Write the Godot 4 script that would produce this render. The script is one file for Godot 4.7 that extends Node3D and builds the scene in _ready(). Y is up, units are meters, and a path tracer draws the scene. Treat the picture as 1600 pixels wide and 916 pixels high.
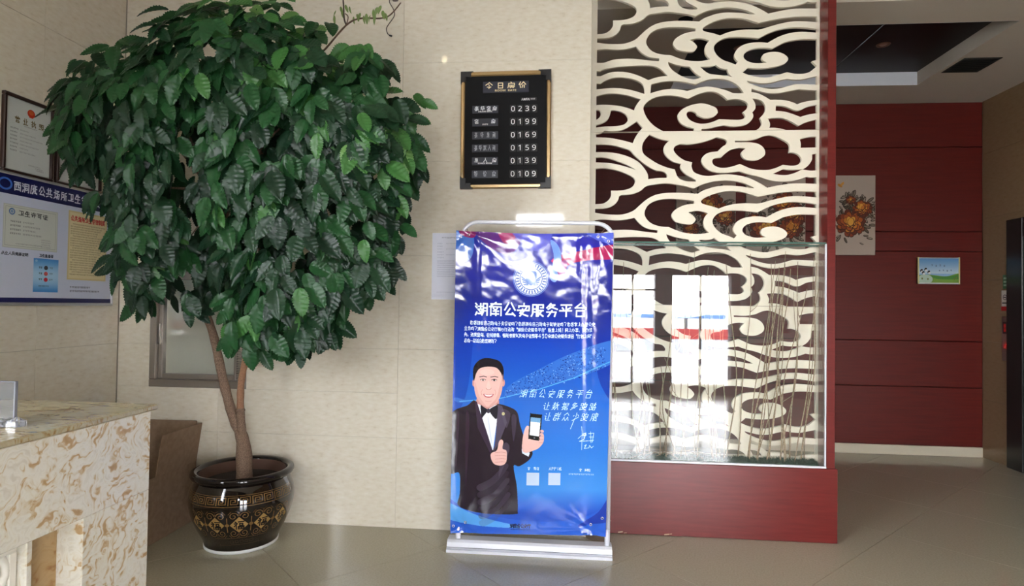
extends Node3D
# A hotel lobby: reception counter, potted tree, door-frame banner, rate board, carved cloud screen and a passage behind it. Metres, y up, floor at 0.

const WALL_Z := -3.76      # face of the tiled back wall
const WALL_X := -2.975     # face of the tiled left wall
const FAR_Z := -6.28       # face of the red panelled wall of the passage
const RIGHT_X := 4.095     # face of the right wall
const SCREEN_Z := -3.97    # face of the carved screen
const PASSAGE_Y := 3.508   # ceiling of the passage
const ROOM_Y := 3.66       # ceiling of the lobby

var rng := RandomNumberGenerator.new()
var M := {}
var names := {}

# ---------------------------------------------------------------- nodes
func numbered(called: String) -> String:
	if not names.has(called):
		names[called] = 0
		return called
	names[called] += 1
	return "%s_%03d" % [called, names[called]]

func tag(o: Node3D, label: String, category: String, group := "") -> Node3D:
	o.set_meta("label", label)
	o.set_meta("category", category)
	if group:
		o.set_meta("group", group)
	return o

func thing(called: String, label: String, category: String, at := Vector3.ZERO, group := "") -> Node3D:
	var o := Node3D.new()
	o.name = numbered(called)
	add_child(o, true)
	o.position = at
	tag(o, label, category, group)
	return o

func structure(called: String, parent: Node = null) -> Node3D:
	var o := Node3D.new()
	o.name = called
	(parent if parent else self).add_child(o, true)
	o.set_meta("kind", "structure")
	return o

func obj(called: String, mesh: Mesh, m: Material, parent: Node = null) -> MeshInstance3D:
	var o := MeshInstance3D.new()
	o.name = called if parent else numbered(called)
	o.mesh = mesh
	o.material_override = m
	(parent if parent else self).add_child(o, true)
	return o

# ---------------------------------------------------------------- meshes
func begin() -> SurfaceTool:
	var st := SurfaceTool.new()
	st.begin(Mesh.PRIMITIVE_TRIANGLES)
	return st

func tri(st: SurfaceTool, a: Vector3, b: Vector3, c: Vector3, out: Vector3) -> void:
	var n := (c - a).cross(b - a)
	if n.dot(out) < 0:
		var t := b
		b = c
		c = t
		n = -n
	n = n.normalized()
	for v in [a, b, c]:
		st.set_normal(n)
		st.set_uv(Vector2.ZERO)
		st.add_vertex(v)

func quad(st: SurfaceTool, a: Vector3, b: Vector3, c: Vector3, d: Vector3, out: Vector3) -> void:
	tri(st, a, b, c, out)
	tri(st, a, c, d, out)

# a box with chamfered edges, from corner lo to corner hi
func rbox(st: SurfaceTool, lo: Vector3, hi: Vector3, e := 0.002) -> void:
	var c := (lo + hi) / 2
	var h := (hi - lo).abs() / 2
	e = minf(e, minf(h.x, minf(h.y, h.z)) * 0.9)
	var p := func(sx: int, sy: int, sz: int, axis: int) -> Vector3:
		var v := Vector3(sx * (h.x - e), sy * (h.y - e), sz * (h.z - e))
		v[axis] = [sx * h.x, sy * h.y, sz * h.z][axis]
		return c + v
	for s in [-1, 1]:
		quad(st, p.call(s, -1, -1, 0), p.call(s, 1, -1, 0), p.call(s, 1, 1, 0), p.call(s, -1, 1, 0), Vector3(s, 0, 0))
		quad(st, p.call(-1, s, -1, 1), p.call(1, s, -1, 1), p.call(1, s, 1, 1), p.call(-1, s, 1, 1), Vector3(0, s, 0))
		quad(st, p.call(-1, -1, s, 2), p.call(1, -1, s, 2), p.call(1, 1, s, 2), p.call(-1, 1, s, 2), Vector3(0, 0, s))
		for t in [-1, 1]:
			quad(st, p.call(s, t, -1, 0), p.call(s, t, -1, 1), p.call(s, t, 1, 1), p.call(s, t, 1, 0), Vector3(s, t, 0))
			quad(st, p.call(s, -1, t, 0), p.call(s, -1, t, 2), p.call(s, 1, t, 2), p.call(s, 1, t, 0), Vector3(s, 0, t))
			quad(st, p.call(-1, s, t, 1), p.call(-1, s, t, 2), p.call(1, s, t, 2), p.call(1, s, t, 1), Vector3(0, s, t))
			for r in [-1, 1]:
				tri(st, p.call(s, t, r, 0), p.call(s, t, r, 1), p.call(s, t, r, 2), Vector3(s, t, r))

func box(lo: Vector3, hi: Vector3, e := 0.002) -> ArrayMesh:
	var st := begin()
	rbox(st, lo, hi, e)
	return st.commit()

# a grid of points made by f(u, v), smooth, with uv
func sheet(st: SurfaceTool, nu: int, nv: int, f: Callable, flip := false) -> void:
	var base := []
	for j in nv + 1:
		for i in nu + 1:
			base.append(f.call(float(i) / nu, float(j) / nv))
	for j in nv:
		for i in nu:
			var k := j * (nu + 1) + i
			var ids := [k, k + 1, k + nu + 2, k, k + nu + 2, k + nu + 1]
			if flip:
				ids = [k, k + nu + 2, k + 1, k, k + nu + 1, k + nu + 2]
			for q in ids:
				st.set_uv(Vector2(float(q % (nu + 1)) / nu, float(q / (nu + 1)) / nv))
				st.add_vertex(base[q])

func smooth(st: SurfaceTool) -> ArrayMesh:
	st.index()
	st.generate_normals()
	return st.commit()

# a tube along points with a radius each
func tube(path: Array, radii: Array, sides := 8, caps := true) -> ArrayMesh:
	var st := begin()
	st.set_smooth_group(0)
	add_tube(st, path, radii, sides, caps)
	st.generate_normals()
	return st.commit()

func add_tube(st: SurfaceTool, path: Array, radii: Array, sides := 8, caps := true) -> void:
	var rings := []
	var up := Vector3(0.13, 0.2, 0.97)
	for i in path.size():
		var d: Vector3 = (path[mini(i + 1, path.size() - 1)] - path[maxi(i - 1, 0)]).normalized()
		var a := d.cross(up)
		if a.length() < 0.1:
			a = d.cross(Vector3(1, 0.1, 0))
		a = a.normalized()
		up = a.cross(d)
		var b := up
		var ring := []
		for k in sides:
			var t := TAU * k / sides
			ring.append(path[i] + (a * cos(t) + b * sin(t)) * float(radii[mini(i, radii.size() - 1)]))
		rings.append(ring)
	for i in path.size() - 1:
		for k in sides:
			var n := (k + 1) % sides
			for v in [rings[i][k], rings[i][n], rings[i + 1][n], rings[i][k], rings[i + 1][n], rings[i + 1][k]]:
				st.add_vertex(v)
	if caps:
		for k in range(1, sides - 1):
			for v in [rings[0][0], rings[0][k + 1], rings[0][k]]:
				st.add_vertex(v)
			for v in [rings[-1][0], rings[-1][k], rings[-1][k + 1]]:
				st.add_vertex(v)

func curve(points: Array, steps := 6) -> Array:
	var out := []
	for i in points.size() - 1:
		var a: Vector3 = points[maxi(i - 1, 0)]
		var b: Vector3 = points[i]
		var c: Vector3 = points[i + 1]
		var d: Vector3 = points[mini(i + 2, points.size() - 1)]
		for k in steps:
			out.append(b.cubic_interpolate(c, a, d, float(k) / steps))
	out.append(points[-1])
	return out

func curve2(points: Array, steps := 5) -> PackedVector2Array:      # closed smooth outline; a point is [Vector2, is_corner]
	var out := PackedVector2Array()
	var n := points.size()
	for i in n:
		var b: Vector2 = points[i][0]
		var c: Vector2 = points[(i + 1) % n][0]
		var a: Vector2 = points[(i + n - 1) % n][0] if not points[i][1] else b
		var d: Vector2 = points[(i + 2) % n][0] if not points[(i + 1) % n][1] else c
		var straight: bool = points[i][1] and points[(i + 1) % n][1]
		for k in (1 if straight else steps):
			out.append(b.cubic_interpolate(c, a, d, float(k) / steps))
	return out

# radius and height pairs turned round the y axis; u runs round, v along
func lathe(profile: Array, sides := 64) -> ArrayMesh:
	var st := begin()
	var n := profile.size() - 1
	sheet(st, sides, n, func(u: float, v: float) -> Vector3:
		var p: Vector2 = profile[roundi(v * n)]
		return Vector3(sin(u * TAU) * p.x, p.y, cos(u * TAU) * p.x), true)
	st.generate_normals()
	return st.commit()

# a printed sheet: corner, its right edge and its downward edge, facing right x down reversed
func face(at: Vector3, right: Vector3, down: Vector3) -> ArrayMesh:
	var st := begin()
	var n := down.cross(right).normalized()
	for q in [[0, 0], [1, 0], [1, 1], [0, 0], [1, 1], [0, 1]]:
		st.set_normal(n)
		st.set_uv(Vector2(q[0], q[1]))
		st.add_vertex(at + right * q[0] + down * q[1])
	return st.commit()

# ---------------------------------------------------------------- materials
func mat(color: Color, rough := 0.6, metal := 0.0, spec := 0.5) -> StandardMaterial3D:
	var m := StandardMaterial3D.new()
	m.albedo_color = color
	m.roughness = rough
	m.metallic = metal
	m.metallic_specular = spec
	return m

func print_mat(im: Image, rough := 0.5) -> StandardMaterial3D:
	var m := mat(Color.WHITE, rough)
	m.albedo_texture = ImageTexture.create_from_image(im)
	m.texture_repeat = false
	return m

func noise(freq: float, octaves := 4, s := 1) -> FastNoiseLite:
	var n := FastNoiseLite.new()
	n.seed = s
	n.noise_type = FastNoiseLite.TYPE_SIMPLEX_SMOOTH
	n.frequency = freq
	n.fractal_octaves = octaves
	return n

func noise_tex(n: FastNoiseLite, size: int, stops: Array, colors: Array) -> NoiseTexture2D:
	var g := Gradient.new()
	g.offsets = PackedFloat32Array(stops)
	g.colors = PackedColorArray(colors)
	var t := NoiseTexture2D.new()
	t.width = size
	t.height = size
	t.seamless = true
	t.noise = n
	t.color_ramp = g
	return t

func tri_mat(t: Texture2D, scale: Vector3, rough: float, offset := Vector3.ZERO, spec := 0.5) -> StandardMaterial3D:
	var m := mat(Color.WHITE, rough, 0.0, spec)
	m.albedo_texture = t
	m.uv1_triplanar = true
	m.uv1_world_triplanar = true
	m.uv1_scale = scale
	m.uv1_offset = offset
	return m

func c8(r: int, g: int, b: int) -> Color:
	return Color8(r, g, b)

func make_materials() -> void:
	var stone := noise_tex(noise(0.03, 6, 3), 512, [0.0, 0.22, 0.5, 0.78, 1.0], [c8(207, 195, 172), c8(220, 211, 192), c8(223, 215, 197), c8(226, 219, 203), c8(230, 224, 210)])
	for i in 3:
		M["tile%d" % i] = tri_mat(stone, Vector3(0.9, 2.2, 0.9), 0.05, Vector3(0.37 * i, 0.21 * i, 0.13 * i))
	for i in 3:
		M["dimmed_tile%d" % i] = M["tile%d" % i].duplicate()
		M["dimmed_tile%d" % i].albedo_color = c8(150, 128, 104)  # right wall copy, colour darkened to stand for the dim light there
	M.core = mat(c8(150, 142, 128), 0.9)
	var grit := noise_tex(noise(0.09, 3, 8), 512, [0.0, 0.4, 0.6, 1.0], [c8(164, 157, 136), c8(172, 165, 144), c8(175, 168, 147), c8(181, 175, 155)])
	for i in 3:
		M["floor%d" % i] = tri_mat(grit, Vector3(1.6, 1.6, 1.6), 0.16, Vector3(0.3 * i, 0, 0.17 * i))
	M.grout = mat(c8(36, 32, 27), 1.0, 0.0, 0.1)
	M.paint = mat(c8(205, 196, 180), 0.85)
	M.ceiling = mat(c8(200, 191, 176), 0.8)
	M.soffit = mat(c8(226, 228, 234), 0.6)
	M.black_gloss = mat(c8(20, 17, 20), 0.4, 0.0, 0.3)
	M.screen = mat(c8(238, 231, 211), 0.45)
	var wood := noise_tex(noise(0.02, 5, 5), 512, [0.0, 0.35, 0.6, 1.0], [c8(96, 26, 25), c8(103, 30, 28), c8(107, 32, 30), c8(114, 36, 34)])
	M.red = tri_mat(wood, Vector3(0.3, 4.0, 0.3), 0.28)
	M.red_far = tri_mat(wood, Vector3(0.2, 3.0, 0.2), 0.45, Vector3(0.3, 0.4, 0))
	M.red_far.albedo_color = c8(238, 202, 170)
	M.front = mat(c8(52, 50, 50), 0.7)
	M.skirt = mat(c8(214, 204, 182), 0.4)
	M.alu = mat(c8(206, 208, 212), 0.32, 0.85)
	M.alu_white = mat(c8(226, 228, 236), 0.35, 0.1)
	M.window_alu = mat(c8(150, 142, 134), 0.35, 0.6)
	M.steel = mat(c8(200, 200, 200), 0.12, 1.0)
	M.gold = mat(c8(216, 186, 142), 0.22, 1.0)
	M.black = mat(c8(22, 22, 26), 0.4)
	M.black_matt = mat(c8(14, 14, 17), 0.6, 0.0, 0.3)
	M.plate = mat(c8(46, 48, 60), 0.35)
	M.digit_tile = mat(c8(10, 10, 12), 0.5)
	M.white = mat(c8(240, 240, 240), 0.5)
	M.ivory = mat(c8(226, 206, 158), 0.5)
	M.glass = mat(Color(0.9, 1.0, 0.96, 0.015), 0.0)
	M.glass.transparency = BaseMaterial3D.TRANSPARENCY_ALPHA
	M.glass_edge = mat(c8(84, 118, 108), 0.12)
	M.cardboard = tri_mat(noise_tex(noise(0.05, 3, 9), 256, [0.0, 0.5, 1.0], [c8(136, 112, 90), c8(146, 122, 99), c8(155, 131, 108)]), Vector3(1.5, 1.5, 1.5), 0.9)
	M.cane = tri_mat(noise_tex(noise(0.06, 3, 12), 256, [0.0, 0.5, 1.0], [c8(104, 84, 62), c8(156, 134, 104), c8(196, 176, 146)]), Vector3(4, 4, 4), 0.8)
	M.moss = mat(c8(30, 58, 36), 0.9)
	M.bark = tri_mat(noise_tex(noise(0.05, 5, 15), 512, [0.0, 0.4, 0.6, 1.0], [c8(70, 56, 46), c8(112, 90, 74), c8(136, 112, 94), c8(164, 140, 118)]), Vector3(9, 3, 9), 0.85)
	M.bark_pale = tri_mat(noise_tex(noise(0.05, 5, 16), 512, [0.0, 0.5, 1.0], [c8(112, 78, 58), c8(146, 106, 80), c8(168, 128, 100)]), Vector3(9, 3, 9), 0.8)
	M.soil = mat(c8(44, 34, 28), 1.0)
	M.twig = mat(c8(96, 74, 56), 0.8)
	M.wire = mat(c8(66, 52, 46), 0.6)
	M.dark_frame = mat(c8(52, 32, 28), 0.35)
	M.frame_grey = mat(c8(92, 96, 100), 0.4, 0.4)
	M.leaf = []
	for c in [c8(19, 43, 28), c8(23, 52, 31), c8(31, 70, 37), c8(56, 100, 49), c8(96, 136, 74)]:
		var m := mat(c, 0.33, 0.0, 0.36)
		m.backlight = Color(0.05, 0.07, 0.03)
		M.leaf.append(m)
	M.paler = mat(c8(108, 130, 66), 0.5)
	M.paler.backlight = Color(0.2, 0.25, 0.1)

# ---------------------------------------------------------------- lettering: every character is its brush strokes on a 10 x 10 grid, "xyxyxy" per stroke
var GLYPH := {
	"今": "5004 5094 4355 2777 7749", "日": "2129 2181 8189 2585 2989", "房": "4051 1292 9295 1595 1214 1409 5657 2797 5739 4888 8879",
	"价": "2004 1329 6034 6094 5549 7579", "人": "5053 5309 5399", "民": "1181 8184 1484 1119 1837 1696 5479 7999 9997", "币": "8021 1318 1383 8388 8878 5159",
	"元": "2171 0494 4409 6468 6899 9997", "豪": "5051 1191 3272 7274 3474 3234 0506 0595 9596 3676 5628 5659 5949 6819 7798", "华": "3003 2225 6064 8052 6494 9493 0696 5559",
	"套": "1191 5003 5094 3437 3474 3575 1797 4729 2979 7899", "单": "3041 7061 2282 2286 8286 2484 2686 0898 5259", "间": "1021 1319 3181 8189 8979 3373 3337 7377 3575 3777",
	"双": "0141 4109 1249 5191 9149 5299", "特": "1013 0242 2029 0644 5191 7003 4393 4696 8449 8979 5768", "湖": "0112 0314 0917 2353 4145 2555 2558 5558 2858 6167 6759 6191 9199 6494 6696",
	"南": "1191 5003 1319 1393 9399 3445 6455 3676 2878 5659", "公": "4015 6095 5428 2888 7799", "安": "5051 1213 1292 9294 4427 2789 7329 0595", "服": "1117 1709 1141 4149 1444 1646 5159 5191 9193 9373 5595 8559 5699",
	"务": "4013 3171 7124 3294 1686 8679 5529", "平": "1191 2334 8364 0595 5159", "台": "5013 1393 7194 2585 2529 8589 2989", "您": "2003 1115 4032 4282 6145 4334 7384 1618 3638 3979 5657 8698",
	"想": "0242 2005 2204 2234 5055 5080 8085 5282 5484 5585 1618 3638 3979 5657 8698", "拥": "0242 2029 2919 0635 5158 5849 5191 9199 5393 5696 7198", "有": "0292 5006 3439 3484 8489 3686 3888",
	"自": "5041 2129 2181 8189 2484 2686 2989", "己": "1181 8185 1585 1518 1999 9996", "的": "2011 0118 0141 4148 0444 0848 6053 5292 9289 9279 6476", "电": "1217 1282 8287 1585 1787 5058 5899 9997",
	"子": "2171 7153 5359 5939 0595", "身": "5041 2126 2171 7179 2373 2575 1676 7619", "份": "3003 1329 6043 7093 4585 8579 6549", "证": "1122 0424 2428 2837 4292 6168 7595 5459 3999", "吗": "0232 0207 3237 0737 4181 8184 5154 5494 9489 4777",
	"驾": "0131 2004 3134 5181 5184 8184 5484 1575 7577 2528 2898 9899 1777", "驶": "0131 3134 0114 1444 4447 4938 0636 5294 5255 9295 5595 7057 5739 5699", "掌": "5002 2012 8072 1213 1292 9293 3373 3335 7375 3575 3676 1787 5559 5949",
	"上": "5058 5494 0898", "办": "1373 7369 6959 4009 1426 8496", "理": "0141 0444 0848 2128 5191 5155 9195 5393 5595 7159 5797 4999", "业": "3038 6068 1325 8365 0999", "省": "5044 2314 7193 6133 2529 2585 8589 2787 2989",
	"厅": "1191 1116 1609 3393 6369 6949", "精": "0113 4133 0444 2029 2407 2437 5191 4393 7164 4494 4595 5659 5686 9699 5797 5898", "心": "1317 3237 3979 7976 5355 8396", "打": "0242 2029 2919 0635 4292 7279 7959",
	"造": "1021 0424 2427 2709 1899 5043 4282 6165 3595 4686 4648 8688 4888", "隆": "1119 1131 3124 2435 3526 6043 5282 8245 5496 5695 4797 3999 7559", "重": "7031 0292 2326 8386 2383 2484 2686 5159 1888 0999",
	"线": "2003 0323 3206 0636 0938 4392 4595 6079 7999 9997 8548 7081", "网": "1119 1191 9199 2347 4327 5487 8357", "事": "0191 2282 2224 8284 2484 1686 8688 0797 1888 5059 5949", "预": "0141 4122 2243 0444 4436 2429 2919 5191 7153 5357 5393 9397 7348 7459 7799",
	"约": "2003 0323 3206 0636 0938 6053 5292 9289 9279 6475", "优": "3003 1329 4393 6065 6549 7378 7898 9896 8081", "先": "3014 2383 5055 0595 4509 6568 6899 9997", "进": "1021 0424 2427 2709 1899 4292 3595 5157 7158",
	"度": "5051 1191 1116 1109 2383 4245 7275 4575 2686 8629 4699", "查": "0191 5004 4104 6194 2428 8488 2484 2686 2888 0999", "询": "1122 0424 2428 2837 5042 4291 9199 9979 4447 7477 4474 4676 4777", "在": "0292 4006 2529 4595 6469 3999",
	"缴": "2003 0323 3206 0636 0938 4144 4161 6164 4363 4464 3565 5548 4969 8063 7292 9359 7399", "费": "1181 8183 1383 1315 1595 9596 4016 6066 2729 2787 8788 5849 6899", "智": "2003 1242 0444 2306 2545 5155 5191 9195 5595 2629 2686 8689 2787 2989",
	"能": "2003 0343 3244 0509 0545 4549 0747 8162 6064 6494 8667 6569 6999", "客": "5051 1213 1292 9294 4315 3373 7306 4396 3676 3639 7679 3979", "以": "2027 2746 4254 8048 6699", "及": "1171 3109 7154 6494 8419 3499",
	"照": "1115 1141 4145 1343 1545 5191 9193 7144 5494 5457 9497 5797 1809 3839 6869 8899", "等": "2012 1141 6052 5191 1484 5255 0595 1787 6669 6949 3748", "余": "5003 5094 2474 1585 5459 3618 6698", "项": "0242 2128 0848 5191 7153 5357 5393 9397 7348 7459 7799",
	"目": "2129 2181 8189 2484 2686 2989", "包": "3003 2292 9287 8777 2464 6466 2666 2428 2999 9997", "总": "3041 7061 2272 2225 7275 2575 1618 3638 3979 5657 8698", "一": "0595", "款": "0151 3034 1444 0656 3639 1708 4859 7063 6292 9283 7459 7699",
	"适": "1021 0424 2427 2709 1899 8042 3393 6166 4646 4686 4648 8688 4888", "合": "5004 5094 3565 2686 2629 8689 2989", "需": "2181 1214 1292 9294 5155 3343 6373 0696 1819 1888 8889 4849 6869 5658", "要": "0191 2225 2282 8285 2585 4145 6165 5527 2789 7529 0696",
	"让": "1122 0424 2428 2837 6068 6494 3999", "数": "0141 2025 2204 2244 2516 0646 1649 4509 6054 5393 8349 6399", "据": "0242 2029 2919 0635 4147 4738 4191 9193 4393 4595 7557 5797 5759 9799 5999", "多": "4013 3171 7124 3344 5417 4494 9409 4667",
	"跑": "0131 0104 3134 0434 2448 2646 0609 0948 6043 5292 9286 5484 8486 5686 5458 5899", "路": "0131 0104 3134 0434 2448 2646 0609 0948 7053 6182 8245 6396 5686 5659 8689 5989", "群": "1141 4144 0343 1444 2208 1646 1619 4649 1949 5062 9081 5292 5494 4797 7279",
	"众": "5013 5083 2509 2649 7559 7599", "少": "5055 2314 7294 9519", "腿": "1117 1709 1141 4149 1444 1646 6065 6091 9194 6292 6394 6576 7499 5161 5557 5749 5899", "西": "0191 1319 1393 9399 1898 4136 6166 6686",
	"洞": "0112 0314 0917 3139 3191 9199 9989 4373 4547 4575 7577 4777", "庭": "5051 1191 1109 3353 5335 5539 5529 3499 8162 6494 7278 6898", "共": "1282 3036 6066 0696 3809 6899", "场": "0343 2028 0937 4181 8144 4494 9489 8979 6548 7659",
	"所": "4111 1117 1709 1343 4346 1646 9162 6266 6659 6494 8489", "卫": "1181 8186 8666 5158 0898", "生": "3005 2282 5059 1585 0999", "信": "3003 1329 6171 4292 5383 5585 5759 5787 8789 5989", "息": "5041 2125 2181 8185 2383 2585 1618 3638 3979 5657 8698",
	"示": "2181 0393 5359 5949 3517 7598", "栏": "0242 2029 2306 2345 5062 8172 4393 5686 4898", "许": "1122 0424 2428 2837 5043 4292 3595 6269", "可": "0191 7179 7969 2353 2327 5357 2757", "从": "3009 2448 7049 7399", "员": "2070 2023 7073 2373 1418 1484 8488 5657 5619 6799",
	"健": "3003 1329 3151 5133 3353 5328 3499 6181 8184 5393 6484 5696 5898 7058", "康": "5051 1191 1109 3383 8386 2595 3686 5259 5949 3446 2638 6877 6598", "明": "0107 0131 3137 0434 0737 5157 5749 5191 9199 5393 5595 9989",
	"监": "1115 2024 4045 6053 5383 6475 1619 1686 8689 3639 5659 0999", "督": "2024 2242 0444 1425 3445 5181 8145 5295 2529 2585 8589 2787 2989", "管": "2012 1141 6052 5191 1315 1393 9395 3539 3575 7577 3777 3979", "制": "2003 1252 0454 3039 1618 1656 5658 7177 9099 9989",
	"营": "0292 3033 6063 1314 1393 9394 3436 3464 6466 2729 2787 8789 2989", "执": "0242 2029 2919 0635 4393 6066 6639 8388 8899 9997 5566", "全": "5004 5094 2575 2676 0999 5459", "福": "1122 0333 3306 2429 4191 5383 5355 8385 5585 4649 4696 9699 4797 7679 4999",
	"官": "5051 1213 1292 9294 3439 3474 7476 3676 3777 7779 3979", "微": "2003 3104 2429 4144 5053 6064 4464 4656 4638 6669 7063 7293 8269 7399", "下": "0191 5159 5577", "载": "0151 3035 2125 1444 6079 7999 9997 0545 2636 2529 0848 8081 8569", "站": "2021 0242 1315 3325 0747 6065 6292 4595 4549 9599 4999",
	"A": "19508950 3676", "P": "2029 207083742424", "0": "40221749697782604020", "4": "601696 6069", "9": "875544223050707274 78693939", "R": "2029 2070837424 5489", "M": "1019 1055 5590 9099", "B": "2029 20707344 2474857929", "：": "4344 4748", "“": "7073 9093", "”": "0003 2023",
	"？": "2110608364565758", "！": "3036 3839", "，": "1728 2819", "、": "1629", "。": "1717", "?": "21408053 5859",
}

class Canvas:
	var im: Image
	var w: int
	var h: int
	func _init(width: int, height: int, c: Color) -> void:
		w = width
		h = height
		im = Image.create(w, h, false, Image.FORMAT_RGB8)
		im.fill(c)
	func rect(x: float, y: float, rw: float, rh: float, c: Color) -> void:
		im.fill_rect(Rect2i(roundi(x), roundi(y), maxi(1, roundi(rw)), maxi(1, roundi(rh))), c)
	func outline(x: float, y: float, rw: float, rh: float, t: float, c: Color) -> void:
		rect(x, y, rw, t, c)
		rect(x, y + rh - t, rw, t, c)
		rect(x, y, t, rh, c)
		rect(x + rw - t, y, t, rh, c)
	func poly(p: PackedVector2Array, c: Color, alpha := 1.0) -> void:
		var lo := 1e9
		var hi := -1e9
		for v in p:
			lo = minf(lo, v.y)
			hi = maxf(hi, v.y)
		for y in range(maxi(0, floori(lo)), mini(h, ceili(hi) + 1)):
			var at := y + 0.5
			var xs := PackedFloat32Array()
			for i in p.size():
				var a := p[i]
				var b := p[(i + 1) % p.size()]
				if (a.y <= at) != (b.y <= at):
					xs.append(a.x + (b.x - a.x) * (at - a.y) / (b.y - a.y))
			xs.sort()
			for i in range(0, xs.size() - 1, 2):
				var x0 := maxi(0, roundi(xs[i]))
				var x1 := mini(w, roundi(xs[i + 1]))
				if x1 <= x0:
					continue
				if alpha >= 1.0:
					im.fill_rect(Rect2i(x0, y, x1 - x0, 1), c)
				else:
					for x in range(x0, x1):
						im.set_pixel(x, y, im.get_pixel(x, y).lerp(c, alpha))
	func line(a: Vector2, b: Vector2, t: float, c: Color, alpha := 1.0) -> void:
		var d := (b - a).normalized() * t / 2
		if d == Vector2.ZERO:
			d = Vector2(t / 2, 0)
		var n := Vector2(-d.y, d.x)
		poly(PackedVector2Array([a + n - d * 0.6, a - d, a - n - d * 0.6, b - n + d * 0.6, b + d, b + n + d * 0.6]), c, alpha)
	func ellipse(at: Vector2, r: Vector2, c: Color, turn := 0.0, alpha := 1.0) -> void:
		var p := PackedVector2Array()
		for i in 28:
			p.append(at + Vector2(cos(TAU * i / 28) * r.x, sin(TAU * i / 28) * r.y).rotated(turn))
		poly(p, c, alpha)
	func ring(at: Vector2, r: float, t: float, c: Color) -> void:
		for i in 32:
			line(at + Vector2.from_angle(TAU * i / 32) * r, at + Vector2.from_angle(TAU * (i + 1) / 32) * r, t, c)
	func path(p: Array, t: float, c: Color, alpha := 1.0) -> void:
		for i in p.size() - 1:
			line(p[i], p[i + 1], t, c, alpha)

func glyph(cv: Canvas, ch: String, x: float, y: float, s: Vector2, t: float, c: Color, slant := 0.0) -> void:
	if not GLYPH.has(ch):
		return
	for stroke in (GLYPH[ch] as String).split(" "):
		var pts := []
		for i in range(0, stroke.length() - 1, 2):
			var gx := stroke[i].to_int() / 9.0
			var gy := stroke[i + 1].to_int() / 9.0
			pts.append(Vector2(x + gx * s.x + (1 - gy) * slant * s.x, y + gy * s.y))
		cv.path(pts, t, c)

func write(cv: Canvas, text: String, x: float, y: float, size: Vector2, pitch: float, t: float, c: Color, slant := 0.0) -> void:
	for i in text.length():
		glyph(cv, text[i], x + i * pitch, y, size, t, c, slant)

# text too small to read in the photograph: rows of short dashes
func dashes(cv: Canvas, x: float, y: float, width: float, size: float, c: Color) -> void:
	var at := x
	while at < x + width - size * 0.5:
		cv.rect(at, y, size * 0.72, maxf(1, size * 0.16), c)
		cv.rect(at + size * 0.1, y + size * 0.35, size * 0.55, maxf(1, size * 0.14), c)
		cv.rect(at + size * 0.3, y, maxf(1, size * 0.14), size * 0.8, c)
		if rng.randf() < 0.6:
			cv.rect(at, y + size * 0.68, size * 0.7, maxf(1, size * 0.14), c)
		at += size * rng.randf_range(0.92, 1.06)

func smooth2(points: Array, steps := 5) -> PackedVector2Array:
	var q := []
	for p in points:
		q.append([p, false])
	return curve2(q, steps)

# ---------------------------------------------------------------- the scene
func _ready() -> void:
	# camera, sky, exposure
	var cam := Camera3D.new()
	cam.name = "camera"
	cam.position = Vector3(0, 1.43, 0)
	cam.rotation = Vector3(0.0195963, 0.0885533, 0.0143814)
	cam.fov = rad_to_deg(2 * atan(458.0 / 935.5))
	cam.near = 0.05
	cam.far = 200
	add_child(cam)
	cam.current = true
	var env := Environment.new()
	env.background_mode = Environment.BG_SKY
	var sky := ProceduralSkyMaterial.new()
	sky.sky_top_color = c8(232, 238, 248)
	sky.sky_horizon_color = c8(252, 251, 250)
	sky.ground_bottom_color = c8(150, 150, 148)
	sky.ground_horizon_color = c8(205, 205, 204)
	sky.sun_angle_max = 1.0
	env.sky = Sky.new()
	env.sky.sky_material = sky
	env.background_energy_multiplier = 1.0
	env.tonemap_mode = Environment.TONE_MAPPER_LINEAR
	env.tonemap_exposure = 36.0
	env.sdfgi_enabled = true
	env.ssao_enabled = true
	env.ssil_enabled = true
	var we := WorldEnvironment.new()
	we.name = "sky"
	we.environment = env
	add_child(we)

	rng.seed = 20
	make_materials()
	build_room()
	build_front()
	build_passage()
	await build_screen()
	build_case()
	build_window()
	build_counter()
	build_tree()
	build_banner()
	build_rate_board()
	build_left_wall_prints()
	build_small_things()

# rows of wall tiles: heights of the joints
const ROWS := [0.0, 0.568, 1.136, 1.735, 2.342, 2.98, 3.66]

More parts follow.
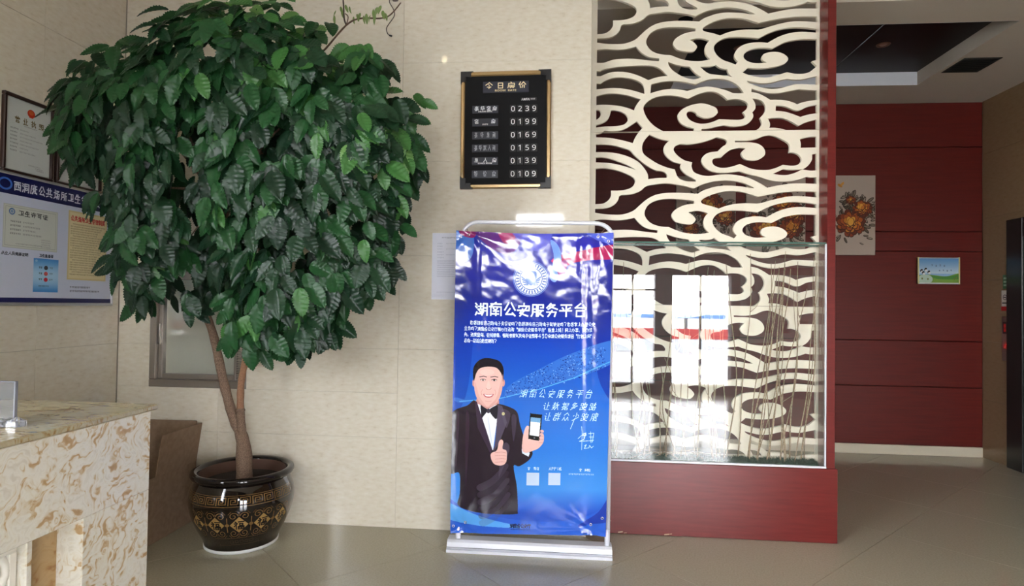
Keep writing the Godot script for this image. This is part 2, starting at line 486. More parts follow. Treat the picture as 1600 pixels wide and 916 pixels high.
func build_room() -> void:
	# floor: slabs laid on the diagonal, 0.8 m a side
	var fl := structure("floor")
	obj("screed", box(Vector3(-3.2, -0.2, -6.5), Vector3(4.3, -0.012, 2.7), 0.001), M.grout, fl)
	var half := 0.8 / 2 - 0.002
	var slab := box(Vector3(-half, -0.012, -half), Vector3(half, 0, half), 0.0004)
	var origin := Vector3(-0.734, 0, -3.486)
	for i in range(-8, 9):
		for j in range(-8, 9):
			var c := origin + Vector3((i + j + 1) * 0.5646, 0, (i - j) * 0.5646)
			if c.x < -3.3 or c.x > 4.4 or c.z < -6.6 or c.z > 2.4:
				continue
			var o := obj("tile", slab, M["floor%d" % absi((i * 5 + j * 3) % 3)], fl)
			o.position = c
			o.rotation.y = PI / 4
	# back wall with an opening for the sliding window
	var wb := structure("wall_back")
	var w0 := Vector2(-2.746, 0.853)
	var w1 := Vector2(-2.072, 1.664)
	for r in [[-3.2, 0.0, 0.145, w0.y], [-3.2, w1.y, 0.145, 3.75], [-3.2, w0.y, w0.x, w1.y], [w1.x, w0.y, 0.145, w1.y]]:
		obj("masonry", box(Vector3(r[0], r[1], -3.95), Vector3(r[2], r[3], WALL_Z - 0.01), 0.0005), M.core, wb)
	var cols := [-2.97, -2.26, -1.06, 0.145]
	var k := 0
	for i in 3:
		for j in 6:
			var cell := Rect2(cols[i], ROWS[j], cols[i + 1] - cols[i], ROWS[j + 1] - ROWS[j])
			for piece in around(cell, Rect2(w0, w1 - w0)):
				k += 1
				obj("tile", box(Vector3(piece.position.x + 0.0006, piece.position.y + 0.0004, WALL_Z - 0.01), Vector3(piece.end.x - 0.0006, piece.end.y - 0.0004, WALL_Z), 0.0005), M["tile%d" % ((i + j * 2) % 3)], wb)
	# left wall, with tall unseen side windows added so daylight comes from the left
	var wl := structure("wall_left")
	for r in [[-3.76, 0.0, 0.0, 3.75], [0.0, 0.0, 2.3, 1.35], [0.0, 3.4, 2.3, 3.75], [2.3, 0.0, 2.7, 3.75]]:
		obj("masonry", box(Vector3(-3.2, r[1], r[0]), Vector3(WALL_X - 0.01, r[3], r[2]), 0.0005), M.core, wl)
	for q in [0.0, 0.75, 1.5, 2.25]:
		obj("mullion", box(Vector3(-3.12, 1.35, q), Vector3(-3.05, 3.4, q + 0.05), 0.003), M.frame_grey, wl)
	obj("rail", box(Vector3(-3.12, 2.6, 0.0), Vector3(-3.05, 2.65, 2.3), 0.003), M.frame_grey, wl)
	var z := -3.757
	for i in 4:
		var z2: float = z + [0.62, 1.2, 1.2, 0.73][i]
		for j in 6:
			obj("tile", box(Vector3(WALL_X - 0.01, ROWS[j] + 0.0006, z + 0.0006), Vector3(WALL_X, ROWS[j + 1] - 0.0006, z2 - 0.0006), 0.0007), M["tile%d" % ((i * 2 + j) % 3)], wl)
		z = z2
	# right wall
	var wr := structure("wall_right")
	obj("masonry", box(Vector3(RIGHT_X + 0.01, 0, -6.5), Vector3(4.3, 3.75, 2.7), 0.0005), M.core, wr)
	z = FAR_Z
	for i in 8:
		var z2 := minf(z + 1.2, 2.5)
		for j in 6:
			obj("tile", box(Vector3(RIGHT_X, ROWS[j] + 0.0006, z + 0.0006), Vector3(RIGHT_X + 0.01, ROWS[j + 1] - 0.0006, z2 - 0.0006), 0.0007), M["dimmed_tile%d" % ((i + j) % 3)], wr)
		z = z2
	# ceiling of the lobby
	var ce := structure("ceiling")
	obj("slab", box(Vector3(-3.2, ROOM_Y, -4.19), Vector3(4.3, ROOM_Y + 0.2, 2.7), 0.001), M.ceiling, ce)

func around(cell: Rect2, hole: Rect2) -> Array:
	var cut := cell.intersection(hole)
	if cut.size.x < 0.01 or cut.size.y < 0.01:
		return [cell]
	var out := []
	for r in [Rect2(cell.position, Vector2(cell.size.x, cut.position.y - cell.position.y)), Rect2(cell.position.x, cut.end.y, cell.size.x, cell.end.y - cut.end.y), Rect2(cell.position.x, cut.position.y, cut.position.x - cell.position.x, cut.size.y), Rect2(cut.end.x, cut.position.y, cell.end.x - cut.end.x, cut.size.y)]:
		if r.size.x > 0.01 and r.size.y > 0.01:
			out.append(r)
	return out

# the glazed street front behind the camera, seen only in reflections; daylight enters here
func build_front() -> void:
	var wf := structure("wall_front")
	var z0 := 2.5
	var z1 := 2.7
	for r in [[-3.2, 0, -0.85, 3.75], [-0.85, 0, 0.56, 1.98], [-0.85, 2.64, -0.05, 2.76], [-0.85, 2.98, -0.05, 3.75], [-0.05, 2.64, 0.6, 3.75], [0.56, 1.97, 2.74, 3.75], [0.56, 0, 0.75, 1.97], [0.75, 0, 2.74, 0.14], [1.5, 0.14, 1.78, 1.97], [2.74, 0, 4.3, 3.75]]:
		obj("panel", box(Vector3(r[0], r[1], z0), Vector3(r[2], r[3], z1), 0.001), M.frame_grey if r[0] > 1.4 and r[2] < 2 else M.front, wf)
	for x in [-0.3, 0.1]:
		obj("mullion", box(Vector3(x, 1.98, z0 + 0.05), Vector3(x + 0.04, 2.64, z0 + 0.12), 0.003), M.frame_grey, wf)
	for x in [1.12, 2.24]:
		obj("mullion", box(Vector3(x, 0.14, z0 + 0.05), Vector3(x + 0.03, 1.97, z0 + 0.12), 0.003), M.frame_grey, wf)
	obj("rail", box(Vector3(0.75, 1.7, z0 + 0.06), Vector3(1.5, 1.73, z0 + 0.11), 0.003), M.frame_grey, wf)
	var out := structure("ground_outside")
	obj("paving", box(Vector3(-30, -0.3, 2.7), Vector3(30, -0.1, 40), 0.01), mat(c8(190, 188, 184), 0.9), out)
	# added banded board across the street, standing in for parked vehicles
	var h := thing("vehicle_stand_in", "added red and blue banded board standing in for parked vehicles mirrored in the glass case", "vehicle_stand_in", Vector3(2, -0.1, 13))
	obj("panel", box(Vector3(-5, 0.45, 0), Vector3(9, 0.8, 0.1), 0.01), mat(c8(170, 40, 40), 0.6), h)
	obj("cap", box(Vector3(-5, 1.15, 0), Vector3(9, 1.28, 0.1), 0.01), mat(c8(90, 140, 200), 0.6), h)
	obj("panel", box(Vector3(-5, 0.0, 0.01), Vector3(9, 0.45, 0.09), 0.01), mat(c8(200, 205, 208), 0.6), h)
	for x in [-4.9, -1.4, 2.1, 5.6, 8.9]:
		obj("post", box(Vector3(x - 0.05, 0, 0.1), Vector3(x + 0.05, 1.28, 0.2), 0.01), M.frame_grey, h)
	# staff notice board
	var b := thing("notice_board", "pale staff notice board with rows of portraits mirrored in the glass case", "notice board", Vector3(3.46, 0.86, 2.497))
	obj("panel", box(Vector3(-0.58, 0, -0.03), Vector3(0.58, 1.4, 0), 0.004), mat(c8(176, 190, 196), 0.6), b)
	obj("header", box(Vector3(-0.56, 1.12, -0.034), Vector3(0.56, 1.24, -0.03), 0.001), mat(c8(120, 40, 48), 0.6), b)
	for i in 4:
		for j in 3:
			var p := obj("portrait", box(Vector3(-0.07, -0.1, -0.036), Vector3(0.07, 0.1, -0.03), 0.001), mat(c8(120, 136, 146), 0.5), b)
			p.position = Vector3(-0.42 + i * 0.28, 0.95 - j * 0.34, 0)
			obj("figure", box(Vector3(-0.05, -0.1, -0.038), Vector3(0.05, 0.0, -0.036), 0.0005), mat([c8(40, 44, 50), c8(90, 50, 56), c8(56, 60, 70)][(i + j) % 3], 0.5), p)
			var hd := SphereMesh.new()
			hd.radius = 0.026
			hd.height = 0.056
			hd.radial_segments = 12
			hd.rings = 6
			var ho := obj("head", hd, mat(c8(70, 62, 58), 0.6), p)
			ho.position = Vector3(0, 0.03, -0.036)
			ho.scale = Vector3(1, 1, 0.08)

func build_passage() -> void:
	var wf := structure("wall_far")
	obj("masonry", box(Vector3(-1.4, 0, -6.5), Vector3(4.3, 3.75, FAR_Z - 0.02), 0.001), mat(c8(40, 12, 11), 0.9), wf)
	var joints := [0.095, 0.675, 1.13, 2.019, 2.216, 3.06, 3.508]
	for i in joints.size() - 1:
		obj("panel", box(Vector3(-1.2, joints[i] + 0.003, FAR_Z - 0.02), Vector3(RIGHT_X, joints[i + 1] - 0.003, FAR_Z), 0.004), M.red_far, wf)
	var bb := structure("baseboard_far")
	obj("board", box(Vector3(-1.2, 0, FAR_Z - 0.02), Vector3(RIGHT_X, 0.095, FAR_Z + 0.004), 0.003), M.skirt, bb)
	var ws := structure("wall_passage")
	obj("masonry", box(Vector3(-1.4, 0, -6.3), Vector3(-1.2, 3.75, -3.95), 0.001), M.paint, ws)
	# ceiling with a recessed dark field
	var ce := structure("ceiling_passage")
	var y0 := PASSAGE_Y
	var y1 := PASSAGE_Y + 0.122
	for r in [[-1.4, -4.53, 4.3, -4.19], [-1.4, -6.5, 4.3, -5.784], [-1.4, -5.784, 0.974, -4.53], [3.204, -5.784, 4.3, -4.53]]:
		obj("slab", box(Vector3(r[0], y0, r[1]), Vector3(r[2], y1 + 0.25, r[3]), 0.0005), M.ceiling, ce)
	obj("fascia", box(Vector3(0.974, y0 + 0.001, -5.79), Vector3(3.204, y1, -5.778), 0.0005), M.soffit, ce)
	obj("fascia", box(Vector3(0.974, y0 + 0.001, -4.536), Vector3(3.204, y1, -4.524), 0.0005), M.soffit, ce)
	obj("panel", box(Vector3(0.974, y1, -5.8), Vector3(2.42, y1 + 0.02, -4.5), 0.003), M.black_gloss, ce)
	obj("panel", box(Vector3(2.424, y1, -5.8), Vector3(3.21, y1 + 0.02, -4.5), 0.003), M.black_gloss, ce)
	# downlights in the dark field, a detector, the grille
	for s in [[2.6, -5.17, "round brown downlight in the dark ceiling field right of the red post"], [1.45, -5.17, "round brown downlight in the dark ceiling field seen through the carved screen"]]:
		var d := thing("downlight", s[2], "downlight", Vector3(s[0], y1, s[1]), "downlights of the dark ceiling field")
		obj("rim", lathe([Vector2(0.0, -0.002), Vector2(0.03, -0.002), Vector2(0.036, -0.006), Vector2(0.05, -0.006), Vector2(0.053, 0.0), Vector2(0.0, 0.001)], 24), mat(c8(120, 84, 66), 0.4, 0.4), d)
		obj("lens", lathe([Vector2(0.0, -0.004), Vector2(0.026, -0.004), Vector2(0.03, -0.001), Vector2(0, 0.0)], 20), mat(c8(150, 110, 92), 0.3), d)
	var sm := thing("smoke_detector", "small dark smoke detector on the passage ceiling seen through the carved screen", "detector", Vector3(0.841, y0, -4.376))
	obj("body", lathe([Vector2(0.0, -0.034), Vector2(0.026, -0.034), Vector2(0.034, -0.026), Vector2(0.05, -0.012), Vector2(0.053, 0.0), Vector2(0, 0.001)], 24), M.black_matt, sm)
	var v := thing("air_vent", "dark louvred air vent set in the passage ceiling", "vent", Vector3(3.385, y0, -5.33))
	var st := begin()
	for r in [[-0.147, -0.153, 0.147, -0.14], [-0.147, 0.14, 0.147, 0.153], [-0.147, -0.14, -0.136, 0.14], [0.136, -0.14, 0.147, 0.14]]:
		rbox(st, Vector3(r[0], -0.007, r[1]), Vector3(r[2], 0, r[3]), 0.001)
	obj("frame", st.commit(), mat(c8(52, 50, 46), 0.5), v)
	var blade := box(Vector3(-0.138, -0.001, -0.008), Vector3(0.138, 0.001, 0.008), 0.0004)
	for i in 14:
		var b := obj("blade", blade, mat(c8(40, 40, 37), 0.5), v)
		b.position = Vector3(0, -0.004, -0.13 + i * 0.02)
		b.rotation.x = 0.5
	obj("backing", box(Vector3(-0.14, -0.0012, -0.14), Vector3(0.14, -0.0004, 0.14), 0.0001), M.black_matt, v)
	# lift entrance on the right wall
	var d := structure("door_1")
	var x := RIGHT_X
	var fr := mat(c8(22, 24, 24), 0.25)
	for r in [[-5.915, 0.0, -5.72, 2.278], [-4.62, 0.0, -4.42, 2.278], [-5.72, 2.1, -4.62, 2.278]]:
		obj("frame", box(Vector3(x - 0.035, r[1], r[0]), Vector3(x + 0.005, r[3], r[2]), 0.004), fr, d)
	for s in [-5.72, -5.17]:
		obj("door_leaf", box(Vector3(x - 0.012, 0.01, s + 0.002), Vector3(x + 0.004, 2.1, s + 0.548), 0.003), mat(c8(74, 84, 76), 0.3, 0.6), d)
	# framed peony triptych
	for i in 3:
		var a: float = [1.124, 1.819, 2.489][i]
		var b: float = [1.718, 2.401, 3.072][i]
		var t := thing("peony_panel", ["grey peony picture panel behind the carved screen, left of its pair", "grey peony picture panel with small script, behind the screen beside the post", "grey peony picture panel on red wall just right of the red post"][i], "picture", Vector3(a, 1.975, FAR_Z), "three panels of the peony picture")
		obj("board", box(Vector3(0, 0, 0), Vector3(b - a, 0.8, 0.03), 0.002), mat(c8(176, 160, 146), 0.6), t)
		obj("print", face(Vector3(0.003, 0.797, 0.031), Vector3(b - a - 0.006, 0, 0), Vector3(0, -0.794, 0)), print_mat(peony(i), 0.4), t)
	# little sign with a meadow
	var sg := thing("meadow_sign", "small framed sign with blue sky and green meadow on the red wall", "sign", Vector3(3.477, 1.698, FAR_Z))
	obj("board", box(Vector3(0.0, 0, 0), Vector3(0.394, 0.258, 0.02), 0.002), M.white, sg)
	obj("print", face(Vector3(0.012, 0.25, 0.021), Vector3(0.37, 0, 0), Vector3(0, -0.24, 0)), print_mat(meadow(), 0.4), sg)
	for q in [0.0, 0.382]:
		obj("frame_strip", box(Vector3(q, -0.004, 0.0), Vector3(q + 0.012, 0.262, 0.026), 0.002), mat(c8(226, 216, 150), 0.4), sg)
	for q in [-0.004, 0.252]:
		obj("frame_strip", box(Vector3(0.012, q, 0.0), Vector3(0.382, q + 0.008, 0.024), 0.002), M.alu, sg)
	# things beside the lift
	var g := thing("exit_sign", "small green notice at the top beside the black lift frame", "sign", Vector3(x, 1.645, -5.965))
	obj("board", box(Vector3(-0.008, 0, -0.032), Vector3(0, 0.13, 0.032), 0.001), mat(c8(46, 96, 54), 0.5), g)
	for i in 3:
		obj("mark", box(Vector3(-0.009, 0.025 + i * 0.032, -0.02), Vector3(-0.008, 0.042 + i * 0.032, 0.02), 0.0002), mat(c8(150, 178, 150), 0.5), g)
	var ws2 := thing("lift_notice", "white notice with black round symbol and red foot beside the lift", "sign", Vector3(x, 1.44, -5.972))
	obj("board", box(Vector3(-0.006, 0, -0.045), Vector3(0, 0.19, 0.045), 0.001), mat(c8(220, 214, 206), 0.5), ws2)
	obj("foot", box(Vector3(-0.0075, 0, -0.045), Vector3(-0.006, 0.04, 0.045), 0.0003), mat(c8(176, 30, 30), 0.5), ws2)
	var ringm := TorusMesh.new()
	ringm.inner_radius = 0.02
	ringm.outer_radius = 0.026
	ringm.rings = 24
	ringm.ring_segments = 6
	var rg := obj("symbol", ringm, M.black, ws2)
	rg.position = Vector3(-0.007, 0.125, 0)
	rg.rotation.z = PI / 2
	rg.scale = Vector3(1, 0.2, 1)
	obj("symbol", box(Vector3(-0.0075, 0.12, -0.015), Vector3(-0.006, 0.13, 0.015), 0.0003), M.black, ws2)
	obj("lettering", box(Vector3(-0.0075, 0.066, -0.034), Vector3(-0.006, 0.078, 0.034), 0.0003), M.black, ws2)
	var cp := thing("call_panel", "steel lift call panel with red display and round red button", "lift panel", Vector3(x, 0.975, -5.96))
	obj("plate", box(Vector3(-0.012, 0, -0.045), Vector3(0, 0.41, 0.045), 0.002), mat(c8(132, 118, 110), 0.35, 0.6), cp)
	var disp := obj("display", box(Vector3(-0.015, 0.25, -0.028), Vector3(-0.012, 0.36, 0.028), 0.001), M.black, cp)
	var glow := mat(c8(60, 5, 5), 0.4)
	glow.emission_enabled = true
	glow.emission = c8(255, 40, 30)
	glow.emission_energy_multiplier = 0.006
	for q in [0.27, 0.31]:
		obj("display_digit", box(Vector3(-0.016, q, -0.012), Vector3(-0.015, q + 0.03, 0.012), 0.0003), glow, disp)
	var bt := TorusMesh.new()
	bt.inner_radius = 0.012
	bt.outer_radius = 0.02
	bt.rings = 24
	bt.ring_segments = 8
	var bo := obj("button", bt, glow, cp)
	bo.position = Vector3(-0.012, 0.13, 0)
	bo.rotation.z = PI / 2
	var li := OmniLight3D.new()
	li.name = "call_panel_glow"
	li.position = Vector3(x - 0.03, 1.12, -5.96)
	li.light_color = c8(255, 40, 30)
	li.light_energy = 0.00004
	li.light_size = 0.02
	li.omni_range = 8.0
	li.shadow_enabled = true
	add_child(li)

func peony(which: int) -> Image:
	var cv := Canvas.new(360, 480, c8(178, 162, 148))
	var r := RandomNumberGenerator.new()
	r.seed = 40 + which
	var blooms: Array = [[[205, 190, 92], [300, 250, 60], [90, 330, 50]], [[50, 270, 44], [240, 170, 76], [300, 240, 70], [120, 330, 92], [275, 320, 66]], [[215, 290, 88], [285, 200, 56], [215, 150, 28]]][which]
	for b in blooms:                                            # dark leaves round each bloom
		for i in 46:
			var a := r.randf() * TAU
			var d: float = b[2] * r.randf_range(0.7, 1.75)
			var at := Vector2(b[0] + cos(a) * d, b[1] + sin(a) * d * 0.9)
			var l := r.randf_range(12, 26)
			var turn := a + r.randf_range(-0.8, 0.8)
			cv.ellipse(at, Vector2(l, l * 0.38), c8(54, 42, 34), turn)
			cv.ellipse(at + Vector2(1, -1), Vector2(l * 0.75, l * 0.2), [c8(120, 108, 92), c8(92, 80, 62), c8(150, 138, 122)][i % 3], turn)
	for b in blooms:
		var cols := [c8(96, 36, 18), c8(136, 56, 22), c8(170, 84, 28), c8(200, 124, 40), c8(222, 164, 66)]
		for k in 5:
			for i in 13 - k * 2:
				var a := TAU * i / (13 - k * 2) + r.randf_range(-0.2, 0.2)
				var d: float = b[2] * (0.82 - k * 0.18)
				var at := Vector2(b[0] + cos(a) * d, b[1] + sin(a) * d * 0.85)
				var s: float = b[2] * r.randf_range(0.22, 0.32)
				cv.ellipse(at, Vector2(s, s * 0.8), c8(70, 26, 14), a)
				cv.ellipse(at + Vector2(-1, -2), Vector2(s * 0.88, s * 0.66), cols[clampi(k + r.randi_range(-1, 1), 0, 4)], a)
	if which == 1:
		for i in 9:
			dashes(cv, 110 + i * 15, 62 + i % 2 * 3, 10, 12, c8(90, 76, 66))
		for i in 6:
			dashes(cv, 160 + i * 14, 96, 10, 10, c8(90, 76, 66))
	if which == 2:
		for p in [[70, 90], [150, 60]]:
			cv.ellipse(Vector2(p[0], p[1]), Vector2(16, 8), c8(190, 130, 50), 0.6)
			cv.ellipse(Vector2(p[0] + 14, p[1] - 10), Vector2(14, 7), c8(210, 150, 60), -0.9)
	return cv.im

func meadow() -> Image:
	var cv := Canvas.new(370, 240, c8(150, 190, 226))
	for y in 150:
		cv.rect(0, y, 370, 1, c8(96, 150, 206).lerp(c8(206, 224, 232), y / 150.0))
	cv.poly(smooth2([Vector2(-10, 178), Vector2(60, 160), Vector2(160, 168), Vector2(260, 176), Vector2(380, 150), Vector2(380, 260), Vector2(-10, 260)]), c8(132, 172, 72))
	cv.poly(smooth2([Vector2(120, 168), Vector2(200, 178), Vector2(300, 172), Vector2(380, 158), Vector2(380, 200), Vector2(200, 205), Vector2(130, 190)]), c8(84, 148, 66))
	cv.ellipse(Vector2(60, 206), Vector2(70, 46), c8(206, 224, 226), 0.0, 0.8)
	for p in [[24, 120], [62, 108], [92, 134], [40, 140]]:
		cv.ellipse(Vector2(p[0], p[1]), Vector2(11, 16), c8(30, 30, 34), 0.5)
		cv.ellipse(Vector2(p[0] + 6, p[1] + 12), Vector2(12, 11), c8(232, 232, 232))
	for p in [[30, 200], [84, 204], [330, 200], [350, 186]]:
		cv.ellipse(Vector2(p[0], p[1]), Vector2(7, 10), c8(120, 130, 60))
	for i in 4:
		dashes(cv, 116 + i * 38, 60 + i % 2 * 4, 20, 20, c8(86, 96, 130))
	for i in 4:
		dashes(cv, 186 + i * 36, 114 - i % 2 * 3, 18, 18, c8(86, 96, 130))
	return cv.im

# the carved cloud screen: openings traced in millimetres over one panel height, repeated above and below
const PANEL_H := 1.132
var holes := []

func hole(s: String) -> void:
	var pts := []
	for q in s.split(" "):
		var corner := q.ends_with("*")
		var xy := q.trim_suffix("*").split(",")
		pts.append([Vector2(xy[0].to_float() / 1000.0, xy[1].to_float() / 1000.0), corner])
	holes.append(curve2(pts, 4))

func build_screen() -> void:
	hole("41,-243* 99,-241 174,-254 234,-275 279,-298 297,-321 293,-346 274,-369 234,-384 189,-389 143,-389* 144,-416 136,-439 119,-459 89,-475 41,-479*")
	hole("41,-169* 83,-168 134,-178 189,-196 244,-219 303,-252* 254,-237 194,-219 124,-206 41,-201*")
	hole("41,-82* 103,-83 164,-92 214,-106 261,-122 289,-153 333,-194 373,-225 408,-245 437,-259* 462,-261 487,-269 503,-286 504,-301 499,-306* 447,-307 383,-314* 380,-286 368,-260 348,-232 323,-204 284,-179 234,-158 174,-142 114,-135 41,-134*")
	hole("40,-14* 68,-9 96,8* 139,4 189,8 234,23 269,45 304,69* 343,25* 318,-4 296,-39 280,-76* 234,-62 174,-48 113,-38 41,-35*")
	hole("136,142* 154,145 194,137 229,118 246,92 244,70 224,49 189,40 144,37 93,36 40,30* 40,47* 83,61 113,81 128,109")
	hole("40,148* 60,144 69,126 66,105 53,89 40,82*")
	hole("40,240* 93,253 148,256 204,250 259,238 329,213* 309,188 294,163 286,140* 254,154 199,170 138,178 88,181 40,179*")
	hole("40,323* 65,321* 93,340 138,357 184,363 234,359 284,347 324,328 344,307 352,279 352,249* 304,265 249,280 189,289 123,291 40,284*")
	hole("40,407* 63,406* 83,417 163,430 254,437 344,438 408,433 448,417 478,391 502,365* 453,361 413,352 378,339* 334,361 274,385 214,398 158,400 113,391 83,379 65,371* 40,373*")
	hole("40,548* 98,553 173,547 234,551 296,565* 319,536 349,510 388,491 446,482* 446,464* 374,471 274,484 184,484 133,477 88,462 40,462*")
	hole("40,623* 93,625 133,633 168,653 189,680 196,706 211,715* 254,716 299,726 339,745 371,773 424,783 493,790 562,782 622,771 676,756* 720,778 769,794 818,804 876,808 935,802 993,788 1032,771 1056,758* 1022,759 983,767 925,772 866,774 808,767 759,751 730,740 700,720* 622,726 523,728 448,719 399,700 359,673 324,641 294,614 259,597 214,585 158,584 98,588 40,597*")
	hole("678,675* 678,656* 636,651 592,637 552,612 535,585 540,562 562,538 601,527 646,521 670,526 688,548 685,563 666,584 641,600* 671,607 710,610 749,600 766,592* 746,567 738,537 743,506 758,483 773,469* 743,463 695,458 621,466 572,480 517,504* 473,506 423,519 389,540 366,571 361,597 369,624 389,652 423,672 473,685 533,689 612,684")
	hole("722,670 729,681 758,701 807,722 866,736 929,738 992,730 1041,713 1079,700* 1157,717 1243,730 1329,735 1442,733* 1442,695* 1362,703 1291,704 1229,695 1156,677 1108,663 1072,656* 1012,659 939,655 880,642 834,624* 793,639 749,650 729,658")
	hole("933,431* 904,444 855,463 817,494 797,530 800,560 827,590 875,609 939,613 1011,608 1079,600* 1132,628 1185,649 1243,662 1310,667 1372,662 1442,652* 1442,627* 1348,635 1276,629 1214,611 1170,589 1134,568* 1089,574 1035,572 987,561 948,537 929,507 926,482 938,461 950,451*")
	hole("1442,585* 1362,588 1300,583 1242,570 1204,551 1165,531* 1117,537 1069,536 1021,525 992,505 984,480 1001,457 1035,442 1078,436 1131,441* 1107,453 1098,470 1107,493 1136,505 1180,509 1223,500 1254,479 1263,459 1249,437 1213,420 1155,407 1083,403 1011,409* 998,396 986,386 977,379* 1030,357 1097,344 1145,344 1203,359 1256,375* 1299,365 1346,362 1389,370 1418,390 1442,411* 1420,433 1411,443* 1442,451*")
	hole("503,458* 547,441 596,430 643,423* 660,400 685,375 717,354* 690,344 670,337* 616,351 567,377 527,408 507,439")
	hole("710,421* 748,421 782,424 807,433* 831,414 860,404 882,403* 887,381 899,363 916,350* 865,360 811,367 767,375 738,394 719,412")
	hole("396,312* 453,326 512,332 572,329 626,320 682,306* 719,323 763,336 816,341 875,333 928,309 962,281 986,243* 952,243 918,244* 879,262 816,281 758,290 719,288 670,276 628,263* 581,274 522,279 463,272 391,253*")
	hole("1005,325* 1049,315 1097,306 1155,308 1208,322 1255,333* 1298,327 1346,326 1394,336 1442,347* 1442,290* 1365,294 1303,296* 1260,283 1217,272 1164,267 1106,276 1054,294 1020,310")
	hole("1037,272* 1087,255 1145,241 1202,240 1265,251 1331,264* 1379,258 1442,254* 1442,192* 1383,184 1345,175 1321,165* 1288,181 1240,194 1193,197 1152,197* 1116,221 1077,241 1034,250*")
	hole("633,211* 689,238 729,252 763,258 801,256 835,241 865,220 884,201* 928,206 971,201 1005,183 1015,162 1005,140 981,119* 995,97 990,80 961,70 913,71 832,76* 791,58 747,48 708,48 664,62 635,85 625,110 635,128 660,131 684,119 691,104* 718,91 748,83 791,90 818,110 823,125 811,150 772,169 738,179 699,180 645,168 596,143 571,113 571,83 586,55 620,32 674,16* 671,-9 679,-28* 620,-29 561,-24 502,-10 453,13 408,45 373,86 351,132 348,162 368,192 403,217 453,232 512,237 571,230")
	hole("721,13* 767,15 815,27 864,37* 912,27 961,29 1004,40 1033,62 1048,92 1041,117* 1060,142 1058,177 1041,207* 1082,201 1111,181 1124,146 1115,111 1089,81* 1101,46 1091,21 1057,-3 999,-18 922,-20 854,-15 796,-3* 762,-13 732,-20* 722,-5")
	hole("1188,160* 1226,158 1259,149 1297,131 1321,125 1345,130 1383,149 1442,161* 1442,106* 1387,97 1340,83* 1297,101 1254,116 1221,122 1187,125*")
	hole("1139,76* 1182,80 1230,77 1273,61 1330,26* 1378,50 1442,67* 1442,0* 1377,-9 1301,-27* 1263,-5 1216,10 1177,15 1149,15* 1153,40 1146,60")
	hole("388,-20* 433,-41 472,-54 514,-62* 489,-89 480,-119 489,-150 512,-178 546,-201 593,-214* 588,-236 602,-262 629,-287 664,-307 688,-322* 688,-331* 634,-330 595,-319 570,-297 553,-251* 502,-238 447,-215 398,-185 353,-149 341,-113 346,-78 363,-47")
	hole("586,-84* 644,-87 717,-76 766,-62 817,-42* 849,-50 873,-58 882,-73 876,-90 854,-105 824,-135* 771,-142 737,-162 722,-192 732,-222 761,-252 805,-270 858,-275 911,-272 964,-266* 1017,-284 1080,-299 1137,-319 1185,-330 1247,-333 1304,-326 1352,-313 1383,-301* 1404,-307 1442,-306* 1442,-349* 1366,-346 1295,-346 1223,-355 1137,-373* 1104,-351 1065,-329 1022,-309 979,-297 911,-286 839,-286 770,-295 717,-288 673,-267 659,-229* 664,-204* 620,-194 585,-173 556,-145 544,-120 556,-97")
	hole("934,-66* 1009,-67 1067,-57 1105,-40 1143,-32 1182,-38 1225,-59 1263,-82 1276,-107 1272,-146* 1296,-146 1329,-159 1349,-186 1343,-211 1319,-228 1281,-231 1233,-225* 1190,-245 1142,-257 1090,-257 1037,-249 994,-231 965,-218* 921,-233 877,-242 834,-240 800,-223 791,-197 805,-180 849,-174* 878,-145 912,-123 960,-113 1000,-116* 977,-139 975,-159 994,-184 1032,-195 1076,-192 1114,-170 1124,-143 1110,-110 1076,-87 1028,-78 970,-77 934,-77*")
	hole("1337,-61* 1387,-48 1442,-44* 1442,-115* 1343,-116* 1344,-87")
	hole("1414,-157* 1442,-152* 1442,-262* 1404,-264 1357,-256* 1390,-231 1412,-197 1415,-172")
	hole("1171,-283* 1205,-267 1236,-253* 1276,-258 1319,-257 1357,-252* 1319,-273 1271,-289 1224,-291")
	var sc := thing("cloud_screen", "tall ivory screen carved with curling cloud scrolls behind the glass case", "screen", Vector3(0.15, 0, SCREEN_Z))
	var carvings := []
	for k in 3:
		var lo: float = [0.458, 1.445, 2.58][k]
		var hi: float = [1.443, 2.578, 3.64][k]
		var base := CSGCombiner3D.new()
		base.name = "carving"
		add_child(base)
		var plate := CSGBox3D.new()
		plate.name = "plate"
		plate.size = Vector3(1.474, hi - lo, 0.022)
		plate.position = Vector3(0.737, (lo + hi) / 2, -0.011)
		base.add_child(plate)
		for h in holes:
			var box_lo := 1e9
			var box_hi := -1e9
			for p in h:
				box_lo = minf(box_lo, p.y)
				box_hi = maxf(box_hi, p.y)
			for n in range(-2, 3):
				var dy := 2.58 + n * PANEL_H
				if box_hi + dy < lo + 0.03 or box_lo + dy > hi - 0.03:
					continue
				var c := CSGPolygon3D.new()
				c.name = "opening"
				var q := PackedVector2Array()
				for p in h:
					q.append(Vector2(p.x, clampf(p.y + dy, lo + (0.03 if k == 0 else 0.0004), hi - 0.0004)))
				c.polygon = tidy(q)
				c.depth = 0.1
				c.position.z = 0.05
				c.operation = CSGShape3D.OPERATION_SUBTRACTION
				base.add_child(c, true)
		carvings.append(base)
	await get_tree().process_frame                              # the booleans are worked out between frames
	await get_tree().process_frame
	for base in carvings:
		obj("panel", base.bake_static_mesh(), M.screen, sc)
		base.free()

func tidy(p: PackedVector2Array) -> PackedVector2Array:            # drop points that fall together
	var out := PackedVector2Array()
	for v in p:
		if out.is_empty() or out[-1].distance_to(v) > 0.0006:
			out.append(v)
	while out.size() > 3 and out[0].distance_to(out[-1]) < 0.0006:
		out.remove_at(out.size() - 1)
	return out

